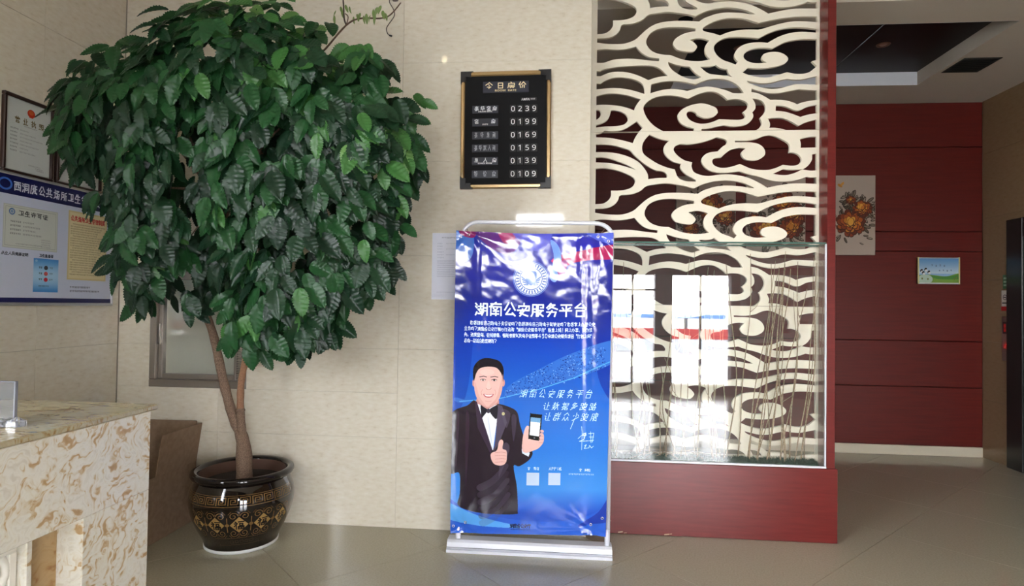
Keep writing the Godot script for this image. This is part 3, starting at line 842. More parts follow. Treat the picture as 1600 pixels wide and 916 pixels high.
func build_case() -> void:
	var front := -3.838
	# red base and the post
	var base := thing("red_plinth", "long red veneered plinth under the glass case with chipped lower edge", "plinth", Vector3(0.16, 0, front))
	obj("panel", box(Vector3(0, 0.002, -0.02), Vector3(1.511, 0.452, 0), 0.002), M.red, base)
	obj("top", box(Vector3(0, 0.43, -0.3), Vector3(1.509, 0.455, -0.02), 0.001), M.red, base)
	obj("end_panel", box(Vector3(1.493, 0.002, -0.3), Vector3(1.511, 0.43, -0.021), 0.002), M.red, base)
	var chipm := mat(c8(196, 170, 140), 0.9)
	for p in [[0.205, 0.008, 0.03], [0.235, 0.004, 0.018], [0.49, 0.006, 0.03], [0.515, 0.01, 0.016], [0.14, 0.075, 0.012]]:
		var o := obj("chip", box(Vector3(-0.5, -0.12, 0) * p[2], Vector3(0.5, 0.12, 0) * p[2] + Vector3(0, 0, 0.0012), 0.0003), chipm, base)
		o.position = Vector3(p[0], p[1] + 0.004, 0)
		o.rotation.z = 0.15
	tag(obj("red_post", box(Vector3(1.606, 0.4565, -3.966), Vector3(1.656, 3.64, -3.842), 0.002), M.red), "slim red veneered post rising from the plinth beside the carved screen", "post")
	# glass case
	var gc := thing("glass_case", "clear glass case of dry canes standing on the red plinth", "glass case", Vector3(0.17, 0.456, front))
	var w := 1.426
	var hgt := 1.376
	obj("front_pane", box(Vector3(0, 0.012, -0.008), Vector3(w, hgt, 0), 0.0006), M.glass, gc)
	obj("side_pane", box(Vector3(w - 0.008, 0.012, -0.125), Vector3(w, hgt, -0.009), 0.0006), M.glass, gc)
	obj("lid", box(Vector3(0, hgt + 0.001, -0.125), Vector3(w, hgt + 0.009, 0), 0.0006), M.glass, gc)
	obj("lid_edge", box(Vector3(0, hgt + 0.0005, 0.0005), Vector3(w + 0.002, hgt + 0.0105, 0.003), 0.0006), M.glass_edge, gc)
	obj("lid_edge", box(Vector3(0, hgt - 0.004, -0.128), Vector3(w + 0.002, hgt + 0.01, -0.1255), 0.0006), M.glass_edge, gc)
	obj("lid_edge", box(Vector3(w + 0.0005, hgt - 0.002, -0.128), Vector3(w + 0.003, hgt + 0.01, 0.0), 0.0006), M.glass_edge, gc)
	obj("trim", box(Vector3(0, 0, -0.01), Vector3(w + 0.006, 0.012, 0.006), 0.001), M.alu_white, gc)
	obj("trim", box(Vector3(w - 0.001, 0.012, -0.01), Vector3(w + 0.005, hgt, 0.005), 0.001), M.alu_white, gc)
	# moss
	var r := RandomNumberGenerator.new()
	r.seed = 13
	var moss := thing("moss_strip", "strip of dark green moss along the foot of the glass case", "moss", Vector3(0.18, 0.456, front - 0.06))
	moss.set_meta("kind", "stuff")
	var st := begin()
	sheet(st, 120, 8, func(u: float, v: float) -> Vector3:
		return Vector3(u * 1.39, 0.016 * sin(v * PI) + r.randf() * 0.012, (v - 0.5) * 0.09))
	st.generate_normals()
	obj("bed", st.commit(), M.moss, moss)
	var tuft := begin()
	for i in 7:
		var a := TAU * i / 7
		var d := Vector3(cos(a), 0, sin(a))
		tri(tuft, d.cross(Vector3.UP) * 0.0022, -d.cross(Vector3.UP) * 0.0022, d * 0.013 + Vector3(0, 0.02, 0), d)
	var mm := MultiMesh.new()
	mm.transform_format = MultiMesh.TRANSFORM_3D
	mm.mesh = tuft.commit()
	mm.instance_count = 1500
	for i in 1500:
		mm.set_instance_transform(i, Transform3D(Basis(Vector3.UP, r.randf() * TAU).scaled(Vector3.ONE * r.randf_range(0.6, 1.3)), Vector3(r.randf() * 1.39, 0.008 + r.randf() * 0.012, r.randf_range(-0.045, 0.045))))
	var mi := MultiMeshInstance3D.new()
	mi.name = "tufts"
	mi.multimesh = mm
	mi.material_override = M.moss
	moss.add_child(mi)
	# canes: foot x, head x, head height, how many
	var clumps := [[0.235, 0.2, 1.0, 4], [0.27, 0.3, 0.95, 2], [0.33, 0.32, 1.3, 2], [0.5, 0.43, 1.05, 3], [0.54, 0.46, 0.85, 2], [0.62, 0.74, 1.1, 3], [0.7, 0.62, 0.7, 2], [0.76, 0.79, 1.33, 2], [0.84, 0.9, 1.25, 2], [0.96, 0.93, 1.34, 4], [1.02, 1.0, 1.3, 2], [1.1, 1.14, 1.33, 1], [1.17, 1.3, 1.34, 3], [1.22, 1.36, 1.3, 2], [1.29, 1.42, 1.34, 3], [1.35, 1.47, 1.2, 2], [1.38, 1.31, 1.33, 2], [1.43, 1.5, 1.3, 2], [1.5, 1.54, 1.35, 2]]
	var lane := 0
	for c in clumps:
		var zone := 0 if c[0] < 0.4 else 1 if c[0] < 0.6 else 2 if c[0] < 0.92 else 3 if c[0] < 1.12 else 4
		var where: String = ["close beside the blue banner edge", "a hand's width right of the blue banner", "in the sparse middle of the glass case", "in the upright clump right of the case's middle", "in the dense clump at the red post end"][zone]
		for i in int(c[3]):
			lane += 1
			var lz := front - 0.036 - (lane * 3 % 8) * 0.0106
			var foot := Vector3(float(c[0]) + (i - (c[3] - 1) / 2.0) * 0.022 + r.randf_range(-0.008, 0.008), 0.468, lz)
			var head := Vector3(float(c[1]) + r.randf_range(-0.07, 0.07), 0.456 + minf(1.35, float(c[2]) * r.randf_range(0.8, 1.02)), lz)
			head.x = clampf(head.x, 0.19, 1.575)
			var pts := []
			var bow := r.randf_range(-0.06, 0.06)
			var wav := r.randf() * TAU
			for k in 8:
				var t := k / 7.0
				var p := foot.lerp(head, t)
				p.x = clampf(p.x + sin(t * PI) * bow + sin(t * 9 + wav) * 0.009, 0.185, 1.58)
				pts.append(p - foot)
			var rad := r.randf_range(0.0032, 0.0052)
			var o := thing("dry_cane", "thin dry pale cane " + where, "cane", foot, "dry canes " + where)
			obj("stem", tube(curve(pts, 3), range(22).map(func(q: int) -> float: return rad * (1.0 - q * 0.026)), 6), M.cane, o)
			if r.randf() < 0.45:
				var k := r.randi_range(2, 5)
				var side := r.randf_range(-0.09, 0.09)
				var tip: Vector3 = pts[k] + Vector3(side, r.randf_range(0.06, 0.16), 0)
				tip.x = clampf(tip.x + foot.x, 0.185, 1.58) - foot.x
				obj("twig", tube([pts[k], pts[k].lerp(tip, 0.5) + Vector3(side * 0.2, 0, 0), tip], [rad * 0.5, rad * 0.4, rad * 0.25], 5), M.cane, o)
	# short broken twigs lying on the moss
	for i in 10:
		var at := Vector3(0.5 + i * 0.036, 0.492 + (i * 3 % 5) * 0.008, front - 0.014 - (i % 3) * 0.005)
		var a := r.randf_range(0.2, 0.9) * (1 if i % 2 == 0 else -1)
		var l := r.randf_range(0.06, 0.1)
		var o := thing("broken_twig", "short thin broken twig leaning low over the moss left of the case's middle", "twig", at, "broken twigs on the moss")
		var d := Vector3(cos(a), sin(a) * 0.4, 0) * l
		obj("stem", tube([-d, Vector3(0, 0.01, 0.0), d], [0.0016, 0.0018, 0.0012], 5), M.cane, o)

# interior sliding window in the back wall
func build_window() -> void:
	var wn := structure("window_1")
	var x0 := -2.746
	var x1 := -2.072
	var y0 := 0.853
	var y1 := 1.664
	var z := WALL_Z
	var st := begin()
	for r in [[x0, y0, x1, y0 + 0.05], [x0, y1 - 0.05, x1, y1], [x0, y0 + 0.05, x0 + 0.045, y1 - 0.05], [x1 - 0.02, y0 + 0.05, x1, y1 - 0.05]]:
		rbox(st, Vector3(r[0], r[1], z - 0.1), Vector3(r[2], r[3], z + 0.006), 0.004)
	obj("frame", st.commit(), M.window_alu, wn)
	st = begin()
	for r in [[x0 + 0.045, y0 + 0.05, x0 + 0.075, y1 - 0.05], [x1 - 0.1, y0 + 0.05, x1 - 0.085, y1 - 0.05], [x0 + 0.075, y0 + 0.05, x1 - 0.1, y0 + 0.085], [x0 + 0.075, y1 - 0.1, x1 - 0.1, y1 - 0.05]]:
		rbox(st, Vector3(r[0], r[1], z - 0.06), Vector3(r[2], r[3], z - 0.02), 0.003)
	var sash := obj("sash", st.commit(), M.window_alu, wn)
	obj("handle", box(Vector3(x0 + 0.053, y0 + 0.28, z - 0.02), Vector3(x0 + 0.067, y0 + 0.42, z - 0.008), 0.003), M.steel, sash)
	obj("pane", box(Vector3(x0 + 0.07, y0 + 0.08, z - 0.044), Vector3(x1 - 0.095, y1 - 0.06, z - 0.038), 0.0005), M.glass, wn)
	obj("room_backing", box(Vector3(x0 + 0.02, y0, z - 0.16), Vector3(x1, y1, z - 0.13), 0.001), mat(c8(190, 192, 178), 0.7), wn)  # pale sheet standing in for the dim room behind the pane
	# ribbed steel strip at the right
	st = begin()
	rbox(st, Vector3(x1 - 0.085, y0 + 0.05, z - 0.06), Vector3(x1 - 0.02, y1 - 0.05, z - 0.03), 0.001)
	var strip := obj("guide_rail", st.commit(), M.steel, wn)
	var rib := tube([Vector3(x1 - 0.082, 0, z - 0.028), Vector3(x1 - 0.022, 0, z - 0.028)], [0.005], 8)
	for i in 44:
		var o := obj("rib", rib, M.steel, strip)
		o.position.y = y0 + 0.065 + i * 0.0158
	# sticker
	var cv := Canvas.new(240, 200, c8(236, 234, 230))
	cv.outline(6, 6, 228, 188, 7, c8(60, 50, 56))
	cv.outline(18, 18, 204, 164, 4, c8(170, 40, 52))
	write(cv, "安全", 30, 48, Vector2(78, 100), 98, 13, c8(176, 22, 44))
	var s := thing("window_sticker", "white safety sticker with red characters on the sliding window pane", "sticker", Vector3(-2.44, 1.385, z - 0.037))
	obj("sheet", box(Vector3.ZERO, Vector3(0.168, 0.108, 0.0008), 0.0001), M.white, s)
	obj("print", face(Vector3(0, 0.108, 0.0012), Vector3(0.168, 0, 0), Vector3(0, -0.108, 0)), print_mat(cv.im), s)

func marble() -> Image:
	var n := 768
	var im := Image.create(n, n, false, Image.FORMAT_RGB8)
	var wx := noise(0.0045, 4, 31)
	var wy := noise(0.0045, 4, 32)
	var a := noise(0.012, 6, 33)
	var b := noise(0.007, 3, 34)
	var g := Gradient.new()
	g.offsets = PackedFloat32Array([0.0, 0.3, 0.5, 0.62, 0.7, 0.8, 1.0])
	g.colors = PackedColorArray([c8(210, 203, 186), c8(223, 219, 206), c8(219, 213, 196), c8(214, 204, 182), c8(204, 184, 150), c8(190, 160, 120), c8(178, 146, 104)])
	for y in n:
		for x in n:
			var fx := x + wx.get_noise_2d(x, y) * 150.0
			var fy := y + wy.get_noise_2d(x, y) * 150.0
			var v := 0.47 + a.get_noise_2d(fx * 1.5 + fy * 1.1, fy * 0.8 - fx * 0.6) * 0.7 + b.get_noise_2d(x, y) * 0.3
			im.set_pixel(x, y, g.sample(clampf(v, 0.0, 1.0)))
	return im

func build_counter() -> void:
	var t := ImageTexture.create_from_image(marble())
	var mb := tri_mat(t, Vector3(1.5, 1.5, 1.5), 0.2)
	var mb_shaded := tri_mat(t, Vector3(0.9, 0.9, 0.9), 0.3, Vector3(0.4, 0.2, 0.1))
	mb_shaded.albedo_color = c8(206, 176, 134)  # niche back tinted darker to stand for the shade inside it
	var top := tri_mat(t, Vector3(0.7, 1.0, 2.2), 0.08, Vector3(0.3, 0, 0))
	top.albedo_color = c8(206, 200, 178)
	var x := -1.36
	var z := -1.876
	var h := 1.08
	var o := thing("reception_counter", "cream and caramel marble reception counter with carved niche panels", "counter", Vector3(x, 0, z))
	obj("countertop", box(Vector3(-0.75, h - 0.018, -0.03), Vector3(0.005, h, 2.6), 0.004), top, o)
	var y1 := 0.803
	obj("apron", box(Vector3(-0.05, y1, 0), Vector3(0, h - 0.018, 2.6), 0.002), mb, o)
	obj("end_pier", box(Vector3(-0.09, 0, 0.0), Vector3(0, y1, 0.271), 0.002), mb, o)
	obj("end_panel", box(Vector3(-0.72, 0, 0.0), Vector3(-0.09, h - 0.018, 0.03), 0.002), mb, o)
	obj("back_panel", box(Vector3(-0.1, 0, 0.271), Vector3(-0.078, y1, 2.6), 0.001), mb_shaded, o)
	for q in [0.4, 1.05, 1.7]:
		obj("pilaster", box(Vector3(-0.078, 0, q), Vector3(-0.03, y1, q + 0.02), 0.003), mb, o)
	# carved scroll panel in the niche
	var cz := 0.425
	var st := begin()
	var ivory := mat(c8(232, 228, 216), 0.5)
	for r in [[0.0, 0.0, 0.6, 0.03], [0.0, y1 - 0.052, 0.6, y1 - 0.022], [0.0, 0.03, 0.022, y1 - 0.052], [0.578, 0.03, 0.6, y1 - 0.052]]:
		rbox(st, Vector3(-0.075, r[1] + 0.02, cz + r[0]), Vector3(-0.05, r[3] + 0.02, cz + r[2]), 0.002)
	var sp := obj("scroll_panel", st.commit(), ivory, o)
	st = begin()
	for i in 5:
		for j in 6:
			var c := Vector3(-0.0625, 0.1 + j * 0.125, cz + 0.075 + i * 0.112)
			var pts := []
			for k in 15:
				var a := k / 14.0 * TAU * 1.15 + (i + j) * 1.7
				var rr := 0.058 - 0.034 * k / 14.0
				pts.append(c + Vector3(0, sin(a) * rr, cos(a) * rr))
			add_tube(st, pts, [0.0125], 6)
	st.generate_normals()
	obj("scrollwork", st.commit(), ivory, sp)
	# clear stand with crystal foot on the counter
	var s := thing("acrylic_stand", "clear acrylic sign stand with crystal foot at the counter edge", "sign stand", Vector3(-1.5, h, z + 0.36))
	var ac := mat(Color(0.45, 0.47, 0.5, 0.3), 0.05)
	ac.transparency = BaseMaterial3D.TRANSPARENCY_ALPHA
	obj("plate", box(Vector3(-0.16, 0.0, -0.004), Vector3(0.006, 0.118, 0.004), 0.001), ac, s)
	obj("plate_edge", box(Vector3(0.006, 0.0, -0.005), Vector3(0.01, 0.12, 0.005), 0.001), mat(c8(120, 122, 130), 0.15), s)
	obj("plate_edge", box(Vector3(-0.16, 0.118, -0.005), Vector3(0.01, 0.121, 0.005), 0.001), mat(c8(120, 122, 130), 0.15), s)
	var cr := mat(Color(0.95, 0.96, 0.98, 0.12), 0.02)
	cr.refraction_enabled = true
	cr.refraction_scale = 0.05
	var r := RandomNumberGenerator.new()
	r.seed = 9
	st = begin()
	for i in 5:
		var c := Vector3(-0.13 + i * 0.038, 0.0, 0.008 + (i % 2) * 0.012)
		var ring := []
		for k in 6:
			ring.append(Vector3(cos(TAU * k / 6) * 0.024, 0.013 + r.randf() * 0.004, sin(TAU * k / 6) * 0.02))
		for k in 6:
			var p: Vector3 = ring[k]
			var q: Vector3 = ring[(k + 1) % 6]
			tri(st, c + p, c + q, c + Vector3(0, 0.027, 0), p + q)
			quad(st, c + p, c + q, c + Vector3(q.x, 0.001, q.z), c + Vector3(p.x, 0.001, p.z), p + q)
			tri(st, c + Vector3(p.x, 0.001, p.z), c + Vector3(q.x, 0.001, q.z), c + Vector3(0, 0.001, 0), Vector3.DOWN)
	obj("crystal_foot", st.commit(), cr, s)
	# open carton on the floor behind the counter
	var b := thing("cardboard_box", "open brown cardboard box on the floor between counter and potted tree", "box", Vector3(-2.385, 0, -3.49))
	var th := 0.006
	obj("body", carton(th), M.cardboard, b)
	var fl := begin()
	rbox(fl, Vector3(-0.003, 0.0, -0.235), Vector3(0.003, 0.25, 0.155), 0.001)
	var f := obj("flap", fl.commit(), M.cardboard, b)
	f.position = Vector3(0.004, 0.385, 0)
	f.rotation.z = -0.14
	fl = begin()
	rbox(fl, Vector3(-0.55, 0.0, -0.003), Vector3(-0.01, 0.255, 0.003), 0.001)
	f = obj("flap", fl.commit(), M.cardboard, b)
	f.position = Vector3(0.0, 0.385, -0.24)
	f.rotation.x = -0.06
	fl = begin()
	rbox(fl, Vector3(-0.003, 0.0, -0.2), Vector3(0.003, 0.22, 0.2), 0.001)
	f = obj("flap", fl.commit(), M.cardboard, b)
	f.position = Vector3(-0.555, 0.385, 0)
	f.rotation.z = 0.1

func carton(th: float) -> ArrayMesh:
	var st := begin()
	for r in [[-0.56, 0.0, -0.245, 0.0, 0.006, 0.245], [-th, 0.006, -0.245, 0.0, 0.385, 0.245], [-0.56, 0.006, -0.245, -0.56 + th, 0.385, 0.245], [-0.56 + th, 0.006, -0.245, -th, 0.385, -0.245 + th], [-0.56 + th, 0.006, 0.245 - th, -th, 0.385, 0.245]]:
		rbox(st, Vector3(r[0], r[1], r[2]), Vector3(r[3], r[4], r[5]), 0.001)
	return st.commit()

# ---------------------------------------------------------------- the potted tree
func leaf_mesh(bend: float, curl: float, tooth: float) -> ArrayMesh:
	# one unit long, hanging from the origin down -y, upper side towards +z; toothed edge, quilted between the side veins
	var st := begin()
	var n := 22
	sheet(st, 6, n, func(u: float, v: float) -> Vector3:
		var s := u * 2 - 1
		var wide := 0.62 * pow(v, 0.55) * pow(1.0 - v, 0.8) + (0.004 if v < 0.98 else 0.0)
		var y := -v
		if absf(s) > 0.99 and v > 0.06 and v < 0.96:
			var odd := roundi(v * n) % 2 == 0
			wide *= 1.0 + tooth * (1.0 if odd else -1.0)
			y -= 0.018 if odd else 0.0
		var x := s * wide
		var vein := cos((v * 6.5 - absf(s) * wide * 3.2) * TAU)
		var z := absf(s) * wide * 0.5 * curl - bend * v * v + 0.0115 * vein * (1 - absf(s) * 0.35) * sin(PI * v) + 0.012 * sin(v * 9.0 + s * 2.0) * absf(s)
		if absf(s) < 0.1:
			z -= 0.02
		return Vector3(x, y + absf(s) * 0.03, z), true)
	return smooth(st)

func pot_print() -> Image:
	var cv := Canvas.new(1344, 384, c8(21, 14, 12))
	var g := c8(112, 86, 50)
	var dim := c8(76, 56, 34)
	# key band
	for i in 28:
		var x := i * 48.0
		cv.path([Vector2(x + 4, 118), Vector2(x + 4, 78), Vector2(x + 42, 78), Vector2(x + 42, 112), Vector2(x + 14, 112), Vector2(x + 14, 89), Vector2(x + 32, 89), Vector2(x + 32, 102), Vector2(x + 22, 102)], 3.4, g)
	cv.rect(0, 66, 1344, 3, g)
	cv.rect(0, 124, 1344, 3, g)
	# scrollwork and diamonds
	for i in 14:
		var x := i * 96.0
		for sy in [-1, 1]:
			for sx in [-1, 1]:
				var c := Vector2(x + 48 + sx * 26, 212 + sy * 40)
				var p := []
				for k in 16:
					var a := k / 15.0 * TAU * 1.3
					p.append(c + Vector2(cos(a) * sx, sin(a) * sy) * (19 - k))
				cv.path(p, 3.2, g)
				cv.path([c + Vector2(19 * sx, 0), c + Vector2(24 * sx, 18 * sy), c + Vector2(8 * sx, 26 * sy)], 3, dim)
				cv.path([c + Vector2(-20 * sx, 10 * sy), c + Vector2(-10 * sx, 22 * sy)], 4, dim)
		cv.line(Vector2(x + 48, 180), Vector2(x + 48, 244), 4, g)
		cv.ellipse(Vector2(x + 48, 212), Vector2(9, 7), g)
		cv.poly(PackedVector2Array([Vector2(x - 38, 212), Vector2(x, 175), Vector2(x + 38, 212), Vector2(x, 249)]), c8(146, 118, 70))
		glyph(cv, "福", x - 19, 193, Vector2(38, 38), 5, c8(26, 18, 14))
		if i == 0:
			cv.poly(PackedVector2Array([Vector2(1344 - 38, 212), Vector2(1344, 175), Vector2(1344, 249)]), c8(146, 118, 70))
			glyph(cv, "福", 1344 - 19, 193, Vector2(38, 38), 5, c8(26, 18, 14))
	cv.rect(0, 276, 1344, 3, dim)
	for i in 56:
		cv.outline(i * 24 + 3, 290, 17, 16, 2, c8(66, 48, 30))
	cv.rect(0, 316, 1344, 2, dim)
	return cv.im

func build_tree() -> void:
	var r := RandomNumberGenerator.new()
	r.seed = 77
	var at := Vector3(-1.9, 0, -3.44)
	var t := thing("potted_tree", "large bushy green tree with twin stems in a glazed black and gold pot", "potted tree", at)
	# pot: a bulging glazed jar on a white unglazed foot
	var prof := []
	for p in [[0.203, 0.018], [0.212, 0.05], [0.243, 0.11], [0.272, 0.18], [0.288, 0.25], [0.286, 0.31], [0.27, 0.36], [0.258, 0.388]]:
		prof.append(Vector3(p[0], p[1], 0))
	var fine := []
	for v in curve(prof, 5):
		fine.append(Vector2(v.x, v.y))
	fine.reverse()
	var gm := print_mat(pot_print(), 0.06)
	gm.clearcoat_enabled = true
	gm.clearcoat = 0.5
	gm.clearcoat_roughness = 0.03
	var pot := obj("pot", lathe(fine, 96), gm, t)
	var glaze := mat(c8(24, 18, 17), 0.06)
	obj("rim", lathe([Vector2(0.236, 0.37), Vector2(0.24, 0.425), Vector2(0.25, 0.438), Vector2(0.27, 0.442), Vector2(0.283, 0.434), Vector2(0.287, 0.42), Vector2(0.28, 0.405), Vector2(0.266, 0.395), Vector2(0.257, 0.386)], 96), glaze, pot)
	obj("inner_wall", lathe([Vector2(0.225, 0.33), Vector2(0.238, 0.425)], 64), mat(c8(96, 70, 58), 0.8), pot)
	obj("foot_ring", lathe([Vector2(0.196, 0.0), Vector2(0.204, 0.002), Vector2(0.206, 0.019), Vector2(0.19, 0.021)], 96), mat(c8(214, 216, 212), 0.7), pot)
	var st := begin()
	sheet(st, 40, 8, func(u: float, v: float) -> Vector3:
		var rr := v * 0.235
		return Vector3(sin(u * TAU) * rr, 0.362 + 0.012 * sin(u * 31.0 + v * 17.0) * v * (1 - v) + 0.02 * (1 - v), cos(u * TAU) * rr), true)
	obj("soil", smooth(st), M.soil, pot)
	# stems
	var tr := func(pts: Array) -> Array:
		var o := []
		for p in pts:
			o.append(Vector3(p[0], p[1], p[2]) - at)
		return curve(o, 6)
	var taper := func(n: int, a: float, b: float) -> Array:
		return range(n).map(func(i: int) -> float: return lerpf(a, b, float(i) / (n - 1)) * (1.0 + 0.06 * sin(i * 1.9)))
	var left: Array = tr.call([[-1.885, 0.34, -3.43], [-1.896, 0.595, -3.42], [-1.955, 0.725, -3.42], [-2.022, 0.933, -3.42], [-2.089, 1.2, -3.42], [-2.146, 1.39, -3.41], [-2.12, 1.6, -3.36], [-2.03, 1.83, -3.3], [-1.96, 2.15, -3.25], [-1.95, 2.5, -3.2]])
	var lr := []
	for i in left.size():
		lr.append((0.046 if i < 4 else lerpf(0.044, 0.029, clampf((i - 4) / 5.0, 0, 1)) if i < 9 else lerpf(0.029, 0.014, (i - 9.0) / (left.size() - 9.0))) * (1.0 + 0.05 * sin(i * 1.9)))
	obj("trunk", tube(left, lr, 14), M.bark, t)
	var right: Array = tr.call([[-1.888, 0.5, -3.42], [-1.898, 0.64, -3.41], [-1.911, 0.784, -3.41]])
	obj("trunk", tube(right, taper.call(right.size(), 0.03, 0.022), 12), M.bark, t)
	var right2: Array = tr.call([[-1.911, 0.775, -3.41], [-1.91, 0.936, -3.41], [-1.886, 1.088, -3.41], [-1.858, 1.26, -3.39], [-1.797, 1.509, -3.35], [-1.72, 1.777, -3.3], [-1.6, 2.1, -3.25], [-1.5, 2.4, -3.2]])
	obj("branch", tube(right2, taper.call(right2.size(), 0.021, 0.011), 12), M.bark_pale, t)
	obj("knot", tube([Vector3(-1.911, 0.765, -3.41) - at, Vector3(-1.911, 0.78, -3.41) - at, Vector3(-1.911, 0.795, -3.41) - at], [0.021, 0.029, 0.021], 10), M.bark, t)
	# crown outline in the plane z = -3
	var outline := PackedVector2Array()
	for s in ["-2.70,2.30", "-2.66,2.46", "-2.66,2.64", "-2.48,2.70", "-2.25,2.74", "-2.17,2.78", "-2.10,2.92", "-1.90,2.98", "-1.58,3.02", "-1.44,2.96", "-1.29,2.89", "-1.25,2.77", "-1.09,2.75", "-0.95,2.68", "-0.86,2.58", "-0.80,2.43", "-0.76,2.23", "-0.76,2.03", "-0.80,2.0", "-0.85,1.87", "-0.87,1.74", "-0.90,1.57", "-0.96,1.41", "-1.11,1.34", "-1.21,1.19", "-1.32,1.10", "-1.46,1.15", "-1.64,1.13", "-1.74,1.20", "-1.78,1.33", "-1.75,1.53", "-1.88,1.50", "-2.0,1.36", "-2.14,1.36", "-2.21,1.32", "-2.29,1.45", "-2.40,1.63", "-2.43,1.87", "-2.48,2.0", "-2.60,2.04", "-2.66,2.15"]:
		var xy: PackedStringArray = s.split(",")
		outline.append(Vector2(xy[0].to_float(), xy[1].to_float()))
	var variants := []
	for p in [[0.12, 0.35, 0.1], [0.22, 0.2, 0.09], [0.3, 0.55, 0.11], [0.06, 0.1, 0.1], [0.18, 0.75, 0.09]]:
		variants.append(leaf_mesh(p[0], p[1], p[2]))
	var all := []
	var centre := Vector2(-1.78, 2.15)
	var tries := 0
	while all.size() < 2400 and tries < 60000:
		tries += 1
		var p := Vector2(r.randf_range(-2.9, -0.7), r.randf_range(1.08, 3.04))
		if not Geometry2D.is_point_in_polygon(p + Vector2(0, -0.05), outline) or not Geometry2D.is_point_in_polygon(p, outline):
			continue
		var d := 9.0
		var near := Vector2.ZERO
		for i in outline.size():
			var q := Geometry2D.get_closest_point_to_segment(p, outline[i], outline[(i + 1) % outline.size()])
			if p.distance_to(q) < d:
				d = p.distance_to(q)
				near = q
		var b := clampf(d / 0.55, 0.0, 1.0)
		var bulge := sqrt(1.0 - (1.0 - b) * (1.0 - b))
		var front := r.randf() < 0.66
		var z := -3.06 + 0.4 * bulge - r.randf() * 0.14 if front else -3.06 + r.randf_range(-0.5, 0.3) * bulge
		z = maxf(z, -3.6)
		var out2 := (near - p).normalized() * (1.0 - b)
		var high := clampf((p.y - 2.3) / 0.6, 0.0, 1.0)
		var out := Vector3(out2.x * 0.35, 0.25 + 0.55 * high, 0.9).normalized()
		# a leaf of this tree is a spray of leaflets that hang from one point
		var paler := clampf((p.x + 1.75) * 0.5 + (p.y - 2.3) * 1.0, 0.0, 1.0)  # weight of the paler leaf tones, rising towards the top and right
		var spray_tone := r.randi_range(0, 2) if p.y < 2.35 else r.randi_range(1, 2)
		if r.randf() < paler * 0.8:
			spray_tone = 2 + r.randi_range(0, 1) + (1 if r.randf() < paler * 0.6 else 0)
		var lean := r.randf_range(-0.4, 0.4) + out2.x * 0.9
		var n := r.randi_range(3, 5)
		for k in n:
			var fan := (k - (n - 1) / 2.0) * r.randf_range(0.5, 0.75) * lerpf(0.55, 1.0, high) + lean * lerpf(0.6, 1.0, high)
			var down := Vector3(sin(fan), -cos(fan) * (1.0 - 0.55 * high), 0.12 + 0.35 * high + r.randf_range(-0.2, 0.2)).normalized()
			var nrm := out + Vector3(r.randf_range(-0.35, 0.35), r.randf_range(-0.25, 0.3), r.randf_range(-0.1, 0.2))
			nrm = (nrm - down * nrm.dot(down)).normalized()
			var l := r.randf_range(0.1, 0.155) * (1.0 if d > 0.05 else 0.85)
			var stem := Vector3(p.x, p.y + 0.04, z) + down * 0.02 + Vector3(fan * 0.02, r.randf_range(-0.06, 0.07), r.randf_range(-0.03, 0.03))
			if not Geometry2D.is_point_in_polygon(Vector2(stem.x, stem.y) + Vector2(down.x, down.y) * l * 0.8, outline):
				if r.randf() < 0.75:
					continue
			stem.x = maxf(stem.x, WALL_X + 0.1)
			var basis := Basis(-down.cross(nrm), -down, nrm).orthonormalized()
			if basis.determinant() < 0:
				basis.x = -basis.x
			basis = basis.scaled_local(Vector3(l * r.randf_range(0.95, 1.2), l, l))
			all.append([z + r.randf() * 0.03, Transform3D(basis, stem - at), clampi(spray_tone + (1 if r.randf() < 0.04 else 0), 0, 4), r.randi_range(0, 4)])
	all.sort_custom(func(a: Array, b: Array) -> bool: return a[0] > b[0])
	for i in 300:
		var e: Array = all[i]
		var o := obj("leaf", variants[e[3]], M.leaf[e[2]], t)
		o.transform = e[1]
	var rest := {}
	for i in range(300, all.size()):
		var e: Array = all[i]
		var k: int = e[2] * 10 + e[3]
		if not rest.has(k):
			rest[k] = []
		rest[k].append(e[1])
	var fst := {}
	for k in rest:
		var tone: int = k / 10
		if not fst.has(tone):
			fst[tone] = begin()
		for x in rest[k]:
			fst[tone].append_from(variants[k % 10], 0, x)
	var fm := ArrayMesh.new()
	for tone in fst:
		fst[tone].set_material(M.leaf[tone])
		fst[tone].commit(fm)
	var fo := MeshInstance3D.new()
	fo.name = "foliage"
	fo.mesh = fm
	fo.set_meta("kind", "stuff")
	t.add_child(fo)
	# inner branches and leaf stalks
	for i in 16:
		var a := TAU * i / 16.0
		var from: Vector3 = (left if i % 2 == 0 else right2)[-1 - (i * 5) % 18]
		var to := Vector3(centre.x + cos(a) * r.randf_range(0.45, 0.85), centre.y + sin(a) * r.randf_range(0.35, 0.75), -3.05 + r.randf_range(-0.2, 0.15)) - at
		to.x = maxf(to.x, -2.75 - at.x)
		obj("branch", tube(curve([from, from.lerp(to, 0.5) + Vector3(0, 0.08, 0), to], 5), range(11).map(func(q: int) -> float: return 0.011 - q * 0.0008), 7), M.bark, t)
	# bare shoot with newly sprouted drooping leaflets at the top right
	var sh: Array = tr.call([[-1.42, 2.8, -3.2], [-1.402, 2.871, -3.3], [-1.272, 3.023, -3.31], [-1.19, 3.065, -3.32], [-1.085, 3.072, -3.34], [-1.03, 3.1, -3.36], [-0.98, 3.19, -3.4]])
	var shoot := obj("shoot", tube(sh, taper.call(sh.size(), 0.006, 0.0035), 7), M.twig, t)
	var sh2: Array = tr.call([[-1.272, 3.023, -3.31], [-1.285, 3.06, -3.31], [-1.29, 3.13, -3.31], [-1.3, 3.2, -3.32]])
	obj("shoot", tube(sh2, taper.call(sh2.size(), 0.005, 0.004), 7), M.wire, t)
